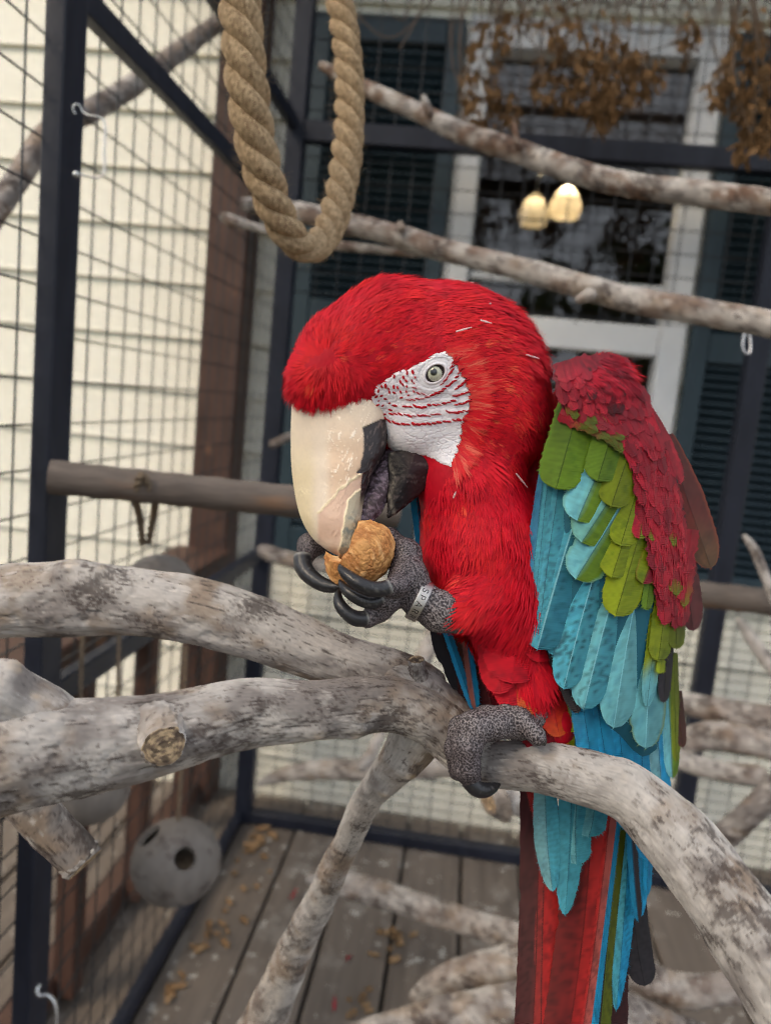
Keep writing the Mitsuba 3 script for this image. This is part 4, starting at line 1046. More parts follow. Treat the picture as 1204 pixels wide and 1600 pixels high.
def claw(parent, rows):
    p = spline(pix_path(rows), 46)
    v, f, S, Th = tube(p[:, :3], p[:, 3], 22)
    t = np.append(np.repeat(np.linspace(0, 1, 46), 22), [0, 1])
    c = lerp(np.array(lin(40, 40, 44)), np.array(lin(18, 18, 20)), t)
    c = lerp(c, np.array(lin(150, 148, 144)), 0.8 * sstep(.07, 0.0, t))
    c = lerp(c, np.array(lin(92, 90, 88)), 0.5 * sstep(.62, .75, meshkit.fbm(v * [500, 500, 900], 3, 4)))
    return put('claw', (v, f), 'claw_horn', parent, smooth=True, color=c)


RAISED = [C((712, 962, .407, 27), (686, 955, .402, 30)), C((686, 955, .402, 30), (655, 936, .400, 27)), C((655, 936, .400, 27), (637, 902, .401, 27)), C((637, 902, .401, 27), (634, 866, .408, 23)), C((634, 866, .408, 20), (606, 842, .424, 16)),
          C((606, 842, .424, 16), (530, 842, .432, 16)), C((530, 842, .432, 16), (484, 852, .428, 17)), C((484, 852, .428, 17), (476, 872, .424, 13)),
          C((640, 900, .398, 24), (618, 916, .388, 15)), C((618, 916, .388, 15), (610, 918, .385, 13)), C((640, 905, .402, 24), (606, 938, .394, 17)), C((606, 938, .394, 17), (588, 936, .389, 14)), C((622, 922, .404, 20), (592, 952, .396, 17)), C((592, 952, .396, 17), (574, 968, .392, 13))]
rf = relax(grow(RAISED, 0.0035, 0.00062), 4)
rf, e, tone = scaly(rf, 31, 0.0017)
rp_ = np.array(rf.vertices); rx, ry, _ = pixels(rp_)
raised = put('raised_foot', rf, 'scaly_skin', mac, smooth=True, color=foot_colour(e, tone, rp_, 0.55 * sstep(640, 690, rx) + 0.12), label='raised grey scaly foot gripping the walnut')
claw(raised, [(472, 868, .420, 14), (474, 886, .416, 14), (490, 905, .410, 12.5), (512, 916, .404, 10.5), (530, 917, .400, 7), (538, 916, .398, 2)])
claw(raised, [(609, 916, .381, 12), (590, 921, .379, 12.5), (566, 915, .378, 12), (546, 902, .380, 10), (533, 889, .383, 6), (530, 882, .385, 1.5)])
claw(raised, [(596, 934, .388, 10), (580, 941, .386, 11), (560, 935, .386, 10.5), (543, 924, .388, 9), (533, 912, .391, 5), (530, 906, .392, 1.5)])
claw(raised, [(572, 966, .391, 12.5), (558, 967, .389, 12.5), (543, 959, .389, 11), (531, 945, .391, 9.5), (528, 931, .394, 6.5), (532, 919, .397, 2)])

PERCHED = [C((842, 1112, .424, 24), (812, 1130, .415, 24)), C((812, 1130, .415, 24), (770, 1130, .407, 24)), C((770, 1130, .407, 24), (740, 1138, .402, 25)), C((740, 1138, .402, 25), (729, 1165, .399, 22)), C((729, 1165, .399, 22), (728, 1198, .400, 20)), C((728, 1198, .400, 20), (736, 1220, .406, 15)),
           C((756, 1126, .41, 22), (722, 1140, .409, 20)), C((722, 1140, .409, 20), (713, 1170, .407, 17)), C((713, 1170, .407, 17), (716, 1204, .410, 15)), C((812, 1122, .408, 16), (838, 1150, .404, 14)), C((795, 1116, .41, 16), (790, 1112, .41, 12))]
pf = relax(grow(PERCHED, 0.0028, 0.00062), 3)
pf, e, tone = scaly(pf, 37, 0.0018)
pp = np.array(pf.vertices)
standing = put('standing_foot', pf, 'scaly_skin', mac, smooth=True, color=foot_colour(e, tone, pp, 0.30 * sstep(1190, 1120, pixels(pp)[1]) + 0.15), label='grey scaly foot wrapped over the branch')
claw(standing, [(734, 1216, .404, 14), (741, 1230, .403, 13), (755, 1235, .405, 12), (770, 1231, .409, 8), (780, 1226, .413, 2)])
claw(standing, [(838, 1146, .404, 10), (846, 1156, .406, 8), (850, 1164, .409, 2)])

# leg band with stamped letters
axis = at(624, 921, .401) - at(690, 955, .4005); axis /= np.linalg.norm(axis)
bc_ = at(655, 938, .400)
pr = 34 * .4 / FOCAL; hw = 8.5 * .4 / FOCAL
towards = -FWD - (-FWD @ axis) * axis; towards /= np.linalg.norm(towards)
sidev = np.cross(axis, towards)
prof = np.array([(pr * .93, -hw * .9), (pr * .985, -hw), (pr, -hw * .8), (pr, hw * .8), (pr * .985, hw), (pr * .93, hw * .9), (pr * .93, -hw * .9)])
rv = trimesh.creation.revolve(prof, sections=90)
Mx = np.eye(4); Mx[:3, 0], Mx[:3, 1], Mx[:3, 2], Mx[:3, 3] = towards, sidev, axis, bc_
rv.apply_transform(Mx)
mat('band_metal', bumped({'type': 'roughconductor', 'material': 'none', 'specular_reflectance': rgb(0.50, 0.48, 0.46), 'alpha': 0.33}, lambda p, n, uv: fbm(p.x * 1500, p.y * 900, p.z * 1500) * 0.00012, 1.0, 1e-4))
band = put('leg_band', rv, 'band_metal', mac, smooth=25, label='stamped grey metal leg band reading SPARR')
mat('stamp_dark', principled(rgb(0.018, 0.016, 0.015), 0.6))
up_sign = 1 if sidev @ UP > 0 else -1
for k, ch in enumerate('SPARR'):
    tmh = meshkit.text_mesh(ch, hw * 1.15, depth=0.0001, bold=False)
    tv = np.array(trimesh.Trimesh(tmh.vertices, tmh.faces).subdivide().subdivide().vertices); tf = trimesh.Trimesh(tmh.vertices, tmh.faces).subdivide().subdivide().faces
    w0 = tv[:, 0].max()
    a = (0.62 - 0.36 * k) * up_sign - up_sign * (tv[:, 0] - w0 / 2) / pr
    z = (tv[:, 1] - hw * .575) * -1.0
    rr_ = pr + 0.00004 + tv[:, 2]
    V = bc_ + (np.cos(a) * rr_)[:, None] * towards + (np.sin(a) * rr_)[:, None] * sidev + z[:, None] * axis
    put('letter', trimesh.Trimesh(V, tf, process=False), 'stamp_dark', band)

# ---- walnut
wc = at(562, 866, .4025)
wu = np.array([58, 47, 46]) * .406 / FOCAL
wm = trimesh.creation.icosphere(6, 1.0)
wd = np.array(wm.vertices)
seam = np.exp(-((wd[:, 0] * .35 + wd[:, 2] * .9) / 0.05) ** 2)
wrk = meshkit.fbm(np.column_stack([wd[:, 0] * 6, wd[:, 1] * 2.6, wd[:, 2] * 6]) + 0.8 * meshkit.fbm(wd * 2.2, 3, 4)[:, None], 4, 9)
rad_ = 1 + 0.05 * (meshkit.fbm(wd * 1.6, 3, 2) - .5) + 0.10 * (np.abs(2 * wrk - 1) ** 0.7 - .3) + 0.03 * (meshkit.fbm(wd * 11, 3, 15) - .5) + 0.05 * seam
ia = math.radians(-38)
e1 = RIGHT * math.cos(ia) - UP * math.sin(ia); e2 = RIGHT * math.sin(ia) + UP * math.cos(ia)
Wm = np.stack([e1, e2, -FWD], 1)
outer = m3.Manifold(m3.Mesh((np.asarray((wd * rad_[:, None] * wu) @ Wm.T + wc)).astype(np.float32), np.asarray(wm.faces, np.uint32)))
innr = m3.Manifold(m3.Mesh((np.asarray((wd * wu * 0.86) @ Wm.T + wc)).astype(np.float32), np.asarray(wm.faces, np.uint32)))
bite = m3.Manifold.batch_hull([m3.Manifold.sphere(r * .406 / FOCAL, 24).translate(at(x, y, z).tolist()) for x, y, z, r in ((528, 852, .396, 18), (541, 864, .396, 8), (500, 815, .395, 34), (540, 804, .398, 22), (520, 800, .42, 40), (516, 830, .375, 20), (530, 852, .412, 20))])
bumpy = m3.Manifold.batch_hull([m3.Manifold.sphere(r * .406 / FOCAL, 18).translate(at(x, y, z).tolist()) for x, y, z, r in ((512, 868, .392, 9), (528, 872, .39, 7), (500, 845, .39, 10), (540, 838, .39, 9))])
wn = outer - innr - bite - bumpy
wt = wn.to_mesh(); wv = wt.vert_properties[:, :3].astype(float)
rel = np.linalg.norm(((wv - wc) @ Wm) / wu, axis=1)
wdn = ((wv - wc) @ Wm) / wu; wdn /= np.linalg.norm(wdn, axis=1, keepdims=True)
wq = meshkit.fbm(np.column_stack([wdn[:, 0] * 6, wdn[:, 1] * 2.6, wdn[:, 2] * 6]) + 0.8 * meshkit.fbm(wdn * 2.2, 3, 4)[:, None], 4, 9)
wcol = lerp(np.array(lin(200, 146, 88)), np.array(lin(176, 118, 66)), sstep(.35, .65, meshkit.fbm(wdn * 4, 3, 6)))
wcol = lerp(wcol, np.array(lin(140, 84, 42)), 0.6 * np.exp(-((wq - .5) / .022) ** 2))
wcol = lerp(wcol, np.array(lin(226, 178, 122)), 0.6 * sstep(.40, .30, wq))
wcol = lerp(wcol, np.array(lin(222, 180, 128)), sstep(.93, .88, rel) * 0.8)
mat('nut_shell', bumped(principled(VC, 0.62, 0.35), lambda p, n, uv: fbm(p.x * 900, p.y * 900, p.z * 900) * 0.0002, 1.0, 1e-4))
solo('walnut', trimesh.Trimesh(wv, wt.tri_verts, process=False), 'nut_shell', 'cracked tan walnut held between the macaw beak and its raised foot', 'walnut', smooth=True, color=wcol)


# ------------------------------------------------------------------ large feathers
def wing_depth(px, py):
    u, v = (np.asarray(px, float) - 925) / 130, (np.asarray(py, float) - 860) / 320
    return .396 + .020 * u * u * np.where(u > 0, 1.15, 0.75) + .010 * v * v + .016 * np.clip((612 - np.asarray(py, float)) / 60, 0, 2) ** 2


def feather(base, tip, w, left, right=None, depth=None, lift=0.0024, fold=0.16, tilt=0.0, bend=0.0, tipr=0.30, shade=None, rows=64, rach=None, edge=None, tipc=None, fray=0.06, seed=0, sink=0.0018, taper=0.9, curl=0.0, streak=0.0, splits=1, pig=0.38):
    """One vaned feather between two pixels, w pixels wide; left and right are its vanes' colours; on long blue feathers the darker right is painted shade. depth(px, py): the surface it lies on."""
    r = np.random.default_rng(seed + int(base[0] * 7 + base[1] * 13 + tip[1]))
    depth = depth or wing_depth
    b, t_ = np.array(base, float), np.array(tip, float)
    ax = t_ - b; L = np.linalg.norm(ax); ax /= L; nx = np.array([-ax[1], ax[0]])          # nx points to the picture's left of the way down
    if nx[0] > 0: nx = -nx
    m = 13
    u = np.concatenate([np.linspace(-1, -.045, 6), [0], np.linspace(.045, 1, 6)]); t = np.linspace(0, 1, rows)
    prof = np.where(t < 1 - tipr, taper + (1 - taper) * np.clip(t / 0.45, 0, 1) ** 0.7, np.clip(1 - ((t - 1 + tipr) / tipr) ** 2.3, 0, 1) ** 0.52)
    nt = 1 + fray * (meshkit.noise(np.stack([t * L / 5, t * 0 + seed, t * 0], -1), 3) - .5)
    half = np.maximum(w / 2 * prof * nt, 0.25)
    gap = np.ones((rows, m))
    for _ in range(int(splits)):
        t0, sd_, dp = r.uniform(.35, .97), r.integers(0, 2), r.uniform(.03, .14)
        gap -= (dp * np.exp(-((t - t0) / .014) ** 2))[:, None] * (np.abs(u) * ((u > 0) == sd_))[None]
    off = bend * w * (t ** 2 - t)
    X = b[0] + ax[0] * L * t[:, None] + nx[0] * (u[None] * half[:, None] * gap + off[:, None])
    Y = b[1] + ax[1] * L * t[:, None] + nx[1] * (u[None] * half[:, None] * gap + off[:, None])
    D = depth(X, Y) + sink - (lift + sink) * t[:, None] ** 0.9
    s = D / FOCAL
    D = D + fold * np.abs(u)[None] ** 1.3 * half[:, None] * s + tilt * u[None] * half[:, None] * s + curl * (t[:, None] ** 3) * .004
    V = at(X, Y, D)
    left = np.asarray(left, float); right = left if right is None else np.asarray(right, float)
    mixu = sstep(-0.12, 0.12, u * 1.0)[None].repeat(rows, 0)                    # u > 0: left in the picture
    c = lerp(right, left, mixu)
    if tipc is not None: c = lerp(c, np.asarray(tipc[0], float), sstep(tipc[1], tipc[2], t[:, None] + 0.10 * (meshkit.noise(np.stack([u[None] * 3 + 0 * t[:, None], t[:, None] * 6 + 0 * u[None], 0 * t[:, None] + seed + 0 * u[None]], -1), 5) - .5)) * 1.0)
    phase = t[:, None] * L / 2.3 - np.abs(u)[None] * half[:, None] * 0.35
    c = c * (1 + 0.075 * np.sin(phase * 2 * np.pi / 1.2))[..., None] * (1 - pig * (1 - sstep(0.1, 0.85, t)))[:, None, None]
    nzv = meshkit.fbm(np.stack([u[None] * 2.4 + 0 * t[:, None], t[:, None] * L / 26 + 0 * u[None], 0 * t[:, None] + seed * 3.7 + b[0] + 0 * u[None]], -1), 3, 2)
    sb = meshkit.fbm(np.stack([phase * .55, np.abs(u)[None] * 1.3 + np.sign(u)[None] * 9 + 0 * t[:, None], 0 * phase + seed * 1.3], -1), 3, 6)
    c = c * (0.66 + 0.44 * nzv + 0.28 * sb)[..., None]
    c = lerp(c, c * np.array([.62, .72, .80]), 0.8 * sstep(.54, .70, meshkit.fbm(np.stack([phase * .16, np.abs(u)[None] * 2.2 + np.sign(u)[None] * 5 + 0 * t[:, None], 0 * phase + seed * 2.1], -1), 3, 8)))
    if streak > 0:
        sk = meshkit.fbm(np.stack([(u[None] * half[:, None] + t[:, None] * L * .35) / 2.2, (t[:, None] * L * .8 - np.abs(u)[None] * half[:, None]) / 16, 0 * t[:, None] + seed + 0 * u[None]], -1), 3, 4)
        c = lerp(c, c * 0.22, streak * sstep(.56, .66, sk) * sstep(.15, .4, t[:, None]))
    if edge is not None: c = lerp(c, np.asarray(edge, float), 0.75 * sstep(.80, 1.0, np.abs(u)[None] + 0 * t[:, None]))
    rc = c[:, m // 2] * 0.45 if rach is None else np.tile(np.asarray(rach, float), (rows, 1))
    c[:, m // 2] = rc
    D2 = V.copy()
    V[:, m // 2] -= FWD * 0.00025
    v, q = gridmesh(V, closed=False)
    fr_v, fr_c, fr_u = [], [], []
    dn = -(UP * ax[1] * -1 if False else UP) * (1 if ax[1] > 0 else -1)
    along = RIGHT * ax[0] - UP * ax[1]
    across = RIGHT * nx[0] - UP * nx[1]
    for j_, sg in ((0, -1), (m - 1, 1)):
        n3 = rows * 2
        ti = r.integers(2, rows, n3)
        ln = (r.uniform(0, 1, n3) ** 2 * 5.5 + .6) * s.mean(); wd = r.uniform(.35, .8, n3) * s.mean()
        e0 = V[ti, j_] - across * (sg * .8 * s.mean())
        dv_ = along * r.uniform(.5, 1.0, n3)[:, None] + across * (sg * r.uniform(.25, .9, n3))[:, None]
        tri = np.stack([e0 - along * wd[:, None], e0 + along * wd[:, None], e0 + dv_ * ln[:, None]], 1)
        if sg < 0: tri = tri[:, ::-1]
        fr_v.append(tri.reshape(-1, 3)); fr_c.append(np.repeat(c[ti, j_] * r.uniform(.8, 1.15, n3)[:, None], 3, 0)); fr_u.append(np.tile([[0, 0], [1e-4, 0], [0, 1e-4]], (n3, 1)))
    fv, fc, fu = np.vstack(fr_v), np.vstack(fr_c), np.vstack(fr_u)
    q = np.vstack([q[:, [0, 1, 2]], q[:, [0, 2, 3]], np.arange(len(fv)).reshape(-1, 3) + len(v)])
    v = np.vstack([v, fv])
    uvv = np.stack([u[None] * half[:, None] * s.mean() + 0 * t[:, None], t[:, None] * L * s.mean() + 0 * u[None]], -1).reshape(-1, 2)
    return v, q, np.vstack([c.reshape(-1, 3), fc]), np.vstack([uvv, fu])


def put_feather(parent, *a, name='feather', **k):
    v, q, c, uvv = feather(*a, **k)
    return put(name, (v, q), 'vane', parent, smooth=True, color=c, uv=uvv)


TEAL, TEALD, SKY, AQUA, PALEB = (np.array(lin(*c)) for c in ((74, 164, 184), (46, 122, 144), (22, 146, 194), (112, 186, 194), (132, 194, 202)))
GRN, OLV, YGR = (np.array(lin(*c)) for c in ((92, 122, 26), (118, 132, 18), (138, 152, 24)))
WRED, WDEEP, MAR, BRN, BLK2 = (np.array(lin(*c)) for c in ((168, 24, 44), (118, 16, 34), (80, 25, 29), (104, 54, 42), (34, 31, 36)))

# wing body under the feathers
WOUT = Polygon([(872, 580), (890, 556), (930, 549), (962, 560), (990, 600), (1020, 650), (1048, 705), (1066, 770), (1076, 850), (1074, 930), (1060, 1010), (1052, 1100), (1040, 1180), (1000, 1200), (940, 1140), (880, 1040), (842, 990), (836, 900), (842, 800), (852, 730), (866, 670)]).buffer(-5)
gx, gy = np.meshgrid(np.arange(820, 1100, 4.0), np.arange(540, 1240, 4.0), indexing='xy')
win_ = inside(WOUT, gx, gy)
Hh, Ww = gx.shape
ids = np.arange(Hh * Ww).reshape(Hh, Ww)
okq = win_[:-1, :-1] & win_[:-1, 1:] & win_[1:, 1:] & win_[1:, :-1]
fq = np.stack([ids[:-1, :-1][okq], ids[1:, :-1][okq], ids[1:, 1:][okq], ids[:-1, 1:][okq]], 1)
edge = np.where(win_, shapely.distance(shapely.points(gx.ravel(), gy.ravel()), WOUT.exterior).reshape(gx.shape), 0)
th_ = 0.010 * np.sqrt(np.clip(edge / 40, 0, 1))
fr = at(gx, gy, wing_depth(gx, gy) + 0.0125 - th_ ).reshape(-1, 3); bk = at(gx, gy, wing_depth(gx, gy) + 0.0125 + th_ + 0.0005).reshape(-1, 3)
used, inv = np.unique(fq, return_inverse=True); n_ = len(used); inv = inv.reshape(-1, 4)
wcolr = lerp(WDEEP, TEALD * .5, sstep(690, 800, gy.ravel()[used] - 0.8 * (gx.ravel()[used] - 940)))
wing = put('wing', (np.vstack([fr[used], bk[used]]), np.vstack([inv, inv[:, ::-1] + n_])), 'plumage', mac, smooth=True, color=np.vstack([wcolr, wcolr * .6]), label='folded wing with red, green and blue feather rows')

F_ = lambda *a, **k: put_feather(wing, *a, **k)
# long blue feathers, lowest layer first; darker right vanes paint in shade from the vane angle
for bs, tp_, w, l, r_, kw in [
    ((905, 1070), (930, 1228), 40, SKY * .9, SKY * .75, {}), ((930, 1085), (958, 1262), 46, SKY, SKY * .85, {}), ((962, 1100), (985, 1300), 44, SKY * 1.05, SKY * .85, {}), ((998, 1110), (1012, 1345), 40, SKY, SKY * .9, {}),
    ((1022, 1080), (1036, 1275), 30, PALEB * .8, SKY, {}), ((1042, 1040), (1050, 1216), 24, AQUA, GRN, {}), ((1052, 1020), (1056, 1190), 14, OLV, OLV * .7, {}), ((1058, 1080), (1066, 1168), 15, BRN * .5, BRN * .4, {})]:
    F_(bs, tp_, w, l, r_, lift=-0.0065, sink=0.0085, tipr=0.2, **kw)
F_((858, 1000), (903, 1114), 26, BLK2, BLK2 * .7, lift=-0.006, sink=.008)
F_((1044, 985), (1036, 1098), 20, BLK2 * 1.6, BLK2, lift=0.0006)
for i, (bs, tp_, w, l, r_) in enumerate([((1036, 840), (1008, 1170), 58, AQUA * .85, AQUA * .62), ((1020, 810), (958, 1138), 60, AQUA, AQUA * .72), ((1004, 780), (911, 1109), 64, AQUA, TEAL * .72), ((968, 770), (880, 1077), 58, TEAL * 1.1, TEAL * .7)]):  # right vanes dimmed: shade of the fold put into the colour
    F_(bs, tp_, w, l, r_, lift=0.0004 + .0006 * i, sink=.0055, fold=.26, streak=(0, .2, .6, .8)[i], rach=PALEB * 1.1, edge=OLV * .8 if i == 0 else None, tipr=.20, seed=i, bend=-.25, taper=1.0)
F_((1030, 930), (1010, 1105), 24, YGR, OLV * .8, lift=.0012, sink=.003, tipc=(AQUA * .8, .55, .8), fold=.1)
F_((892, 940), (863, 1024), 36, TEAL * .9, TEALD, lift=-.002, sink=.005)
for i, (bs, tp_, w, l, r_) in enumerate([((850, 728), (827, 955), 24, SKY * .7 + .03, TEAL * .8), ((858, 730), (834, 965), 34, TEAL * 1.05, TEAL * .85), ((876, 738), (842, 985), 52, TEAL * 1.1, TEAL * .9), ((915, 760), (839, 1015), 90, TEAL * 1.15, TEALD * .9)]):  # lighter left, darker right: light on the folded vanes painted in
    F_(bs, tp_, w, l, r_, lift=.0002 + .0007 * i, sink=.0045, fold=.30 if i == 3 else .16, streak=(0, .3, .5, .35)[i], rach=PALEB if i == 3 else None, tipr=.26, seed=20 + i, taper=.5, bend=-.1)
# green rows, from below upward
R_ = [((1044, 905), (1028, 1033), 34, YGR * .8, OLV * .75, {}), ((1058, 940), (1056, 1014), 24, OLV * .55, OLV * .45, {}), ((1016, 900), (1009, 953), 16, GRN, GRN * .8, {}), ((1038, 890), (1041, 950), 20, OLV * .9, WDEEP, {}),
      ((962, 805), (899, 905), 64, AQUA * .95, GRN, {}), ((1000, 830), (961, 963), 58, YGR, OLV, {}), ((982, 820), (955, 903), 46, YGR * .95, OLV * .9, {}), ((1030, 840), (1004, 912), 34, OLV * .9, WDEEP, {}),
      ((962, 765), (908, 848), 64, AQUA * .7 + GRN * .4, GRN, {}), ((992, 775), (969, 853), 44, OLV, YGR * .8, {}), ((1012, 770), (998, 842), 30, WRED, OLV * .8, {}),
      ((948, 705), (901, 814), 64, AQUA * .95, GRN * 1.05, {}), ((992, 680), (954, 792), 52, OLV * .85, OLV * .75, {}), ((962, 655), (933, 752), 52, GRN * .9, GRN * .75, {}), ((898, 655), (868, 764), 64, GRN * .95, GRN * 1.1, {})]
for i, (bs, tp_, w, l, r_, kw) in enumerate(R_):
    k_ = .15 if i < 4 else .5 if i < 11 else .22
    bs = (bs[0] + (bs[0] - tp_[0]) * k_, bs[1] + (bs[1] - tp_[1]) * k_)
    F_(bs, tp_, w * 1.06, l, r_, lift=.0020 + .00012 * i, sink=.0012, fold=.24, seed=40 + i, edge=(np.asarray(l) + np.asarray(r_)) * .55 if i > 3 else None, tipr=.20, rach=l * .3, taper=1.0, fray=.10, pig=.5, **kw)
F_((1034, 1026), (1030, 1052), 13, YGR, YGR * .8, lift=.004)
# right edge of the wing
F_((1016, 640), (1063, 756), 26, WRED * .8, WRED * .9, lift=-.005, sink=.010, taper=.3)
F_((1040, 680), (1110, 888), 54, np.array(lin(104, 26, 18)), np.array(lin(86, 20, 17)), lift=-.004, sink=.009, tipc=(np.array(lin(92, 62, 36)), .55, 1.0), edge=np.array(lin(132, 52, 26)), tipr=.3, taper=.4)
F_((1060, 820), (1083, 986), 40, MAR * .8, MAR * 1.2, lift=-.003, sink=.007, tipr=.3)
F_((1034, 700), (1066, 850), 26, BLK2, BLK2, lift=.001, sink=.004)  # black strip painted in for the shaded gap between feathers
# red coverts in overlapping rows from wrist to wing's edge
Lc = np.array([(872, 590), (878, 628), (895, 664), (942, 672), (985, 720), (1003, 780), (1012, 840), (1022, 905), (1034, 945)], float)
Rc = np.array([(958, 552), (990, 592), (1016, 640), (1042, 700), (1058, 760), (1068, 820), (1074, 880), (1074, 930), (1066, 975)], float)
crng = np.random.default_rng(77)
NR = 20
for r_i in range(NR, -1, -1):
    tq = r_i / NR * (len(Lc) - 1)
    k = min(int(tq), len(Lc) - 2); fr_ = tq - k
    l0, r0 = Lc[k] * (1 - fr_) + Lc[k + 1] * fr_, Rc[k] * (1 - fr_) + Rc[k + 1] * fr_
    tang_l, tang_r = Lc[k + 1] - Lc[k], Rc[k + 1] - Rc[k]
    nC = max(3, int(np.linalg.norm(r0 - l0) / 14))
    for c_i in range(nC):
        s_ = (c_i + 0.5 + 0.5 * (r_i % 2) * 0.8 + crng.normal(0, .10)) / (nC + .4)
        p_ = l0 * (1 - s_) + r0 * s_ + crng.normal(0, 3.5, 2)
        dv = tang_l / np.linalg.norm(tang_l) * (1 - s_) + tang_r / np.linalg.norm(tang_r) * s_
        dv = dv + crng.normal(0, .08, 2) + np.array([0, .25]); dv /= np.linalg.norm(dv)
        g_ = r_i / NR
        Lf, wf = crng.uniform(40, 58) + 26 * g_, crng.uniform(17, 25)
        base_ = p_ - dv * Lf * .75; tip_ = p_ + dv * Lf * .25
        if r_i < 3: base_ = np.maximum(base_, [0, 556 + 0.004 * (base_[0] - 925) ** 2])
        if np.linalg.norm(tip_ - base_) < 12: continue
        col_ = lerp(WRED, WDEEP, np.array(crng.uniform(0, .9))) * crng.uniform(.85, 1.12)
        tipc = None
        rr = crng.random()
        if g_ < .5 and rr < .16 and tip_[1] < 650: tipc = (WDEEP * .3, .6, .8)
        elif g_ > .6 and rr < .16: tipc = (OLV * .7, .3, 1.1)
        elif s_ < .25 and g_ < .45 and g_ > .15 and rr < .5: tipc = (OLV * .4, .3, .9)
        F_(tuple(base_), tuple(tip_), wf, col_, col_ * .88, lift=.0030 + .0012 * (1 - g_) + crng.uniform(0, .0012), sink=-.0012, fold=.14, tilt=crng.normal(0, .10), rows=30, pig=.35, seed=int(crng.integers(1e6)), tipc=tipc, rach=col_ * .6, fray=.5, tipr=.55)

wz = Polygon(np.vstack([Lc + [4, 0], Rc[::-1] - [2, 0]])).buffer(0)
wr_ = np.random.default_rng(12)
wx, wy = wr_.uniform(865, 1085, 5200), wr_.uniform(548, 985, 5200)
sel = inside(wz, wx, wy); wx, wy = wx[sel], wy[sel]
wd_ = wing_depth(wx, wy)
hh = 1.5
gxn = (wing_depth(wx + hh, wy) - wing_depth(wx - hh, wy)) / (2 * hh * .4 / FOCAL); gyn = (wing_depth(wx, wy + hh) - wing_depth(wx, wy - hh)) / (2 * hh * .4 / FOCAL)
wn_ = -FWD + gxn[:, None] * RIGHT - gyn[:, None] * UP; wn_ /= np.linalg.norm(wn_, axis=1, keepdims=True)
tt_ = sstep(590, 900, wy)
dx_ = 0.52 * (1 - tt_) + 0.10 + wr_.normal(0, .12, len(wx)); dvw = dx_[:, None] * RIGHT - UP
dvw = dvw - (dvw * wn_).sum(1, keepdims=True) * wn_; dvw /= np.linalg.norm(dvw, axis=1, keepdims=True)
wq_ = at(wx, wy, wd_ - .0022)
wc_ = lerp(WRED, WDEEP, sstep(.4, .75, meshkit.fbm(wq_ * 130, 3, 9))) * wr_.uniform(.85, 1.15, len(wx))[:, None]
spot = sstep(.60, .68, meshkit.fbm(wq_ * 190, 2, 31)) * sstep(660, 630, wy)
wc_ = lerp(wc_, WDEEP * .35, 0.8 * spot)
wc_ = lerp(wc_, OLV * .55, 0.8 * (np.exp(-(((wx - 895) / 30) ** 2 + ((wy - 668) / 22) ** 2)) > wr_.random(len(wx)) * 1.1))
edge_ok = inside(wz.buffer(4), wx + dx_ * 26, wy + 26)
k_ = edge_ok
sz_ = (.4 / FOCAL) * wr_.uniform(.8, 1.25, k_.sum())
v, f, c, bn = plumes(wq_[k_], dvw[k_], wn_[k_], 27 * sz_, 11 * sz_, wc_[k_], 8, .10, .08, wr_)
put_soft('covert_plumage', v, f, c, bn, wing)

# belly, under tail and tail feathers: children of the bird
flat = lambda d0, kx=0.0, cx=860, ky=0.0, cy=1100: (lambda X, Y: d0 + kx * (np.asarray(X) - cx) ** 2 * 1e-6 + ky * (np.asarray(Y) - cy) * 1e-5)
B_ = lambda *a, **k: put_feather(mac, *a, **k)
bel = flat(.4135, 1.2, 800)
for i, (bs, tp_, w, l, r_, kw) in enumerate([((905, 1080), (912, 1190), 44, AQUA * .9, TEAL * .7, {}), ((838, 1050), (852, 1178), 80, DEEP * .7, DEEP * .6, {}), ((886, 1100), (889, 1174), 20, np.array(lin(176, 92, 26)), YGR, {}), ((868, 1040), (898, 1144), 46, YGR * 1.2, AQUA * .9 + YGR * .2, {}),
                                              ((846, 1020), (874, 1152), 54, RED * .8, SCAR * .8, dict(tipc=(np.array(lin(200, 84, 36)), .6, 1.1))), ((790, 1000), (796, 1108), 52, RED * .9, RED * .8, {}), ((838, 985), (820, 1120), 54, RED * .85, RED * .8, dict(tipc=(np.array(lin(196, 96, 44)), .5, 1.1))),
                                              ((770, 960), (782, 1085), 60, RED * .9, RED * .8, {}), ((815, 930), (800, 1068), 104, RED * .95, RED * .85, {}), ((850, 930), (842, 1035), 60, RED * .9, RED * .8, {})]):
    B_(bs, tp_, w, l, r_, depth=bel, lift=.0015 + .0007 * i, sink=.004, fold=.12, seed=90 + i, tipr=.4, fray=.08, rach=np.asarray(l) * .8, name='belly_feather', **kw)
tl = flat(.452, 0.6, 900, 3.0, 1250)
RT, RT2 = np.array(lin(150, 34, 32)), np.array(lin(186, 36, 34))
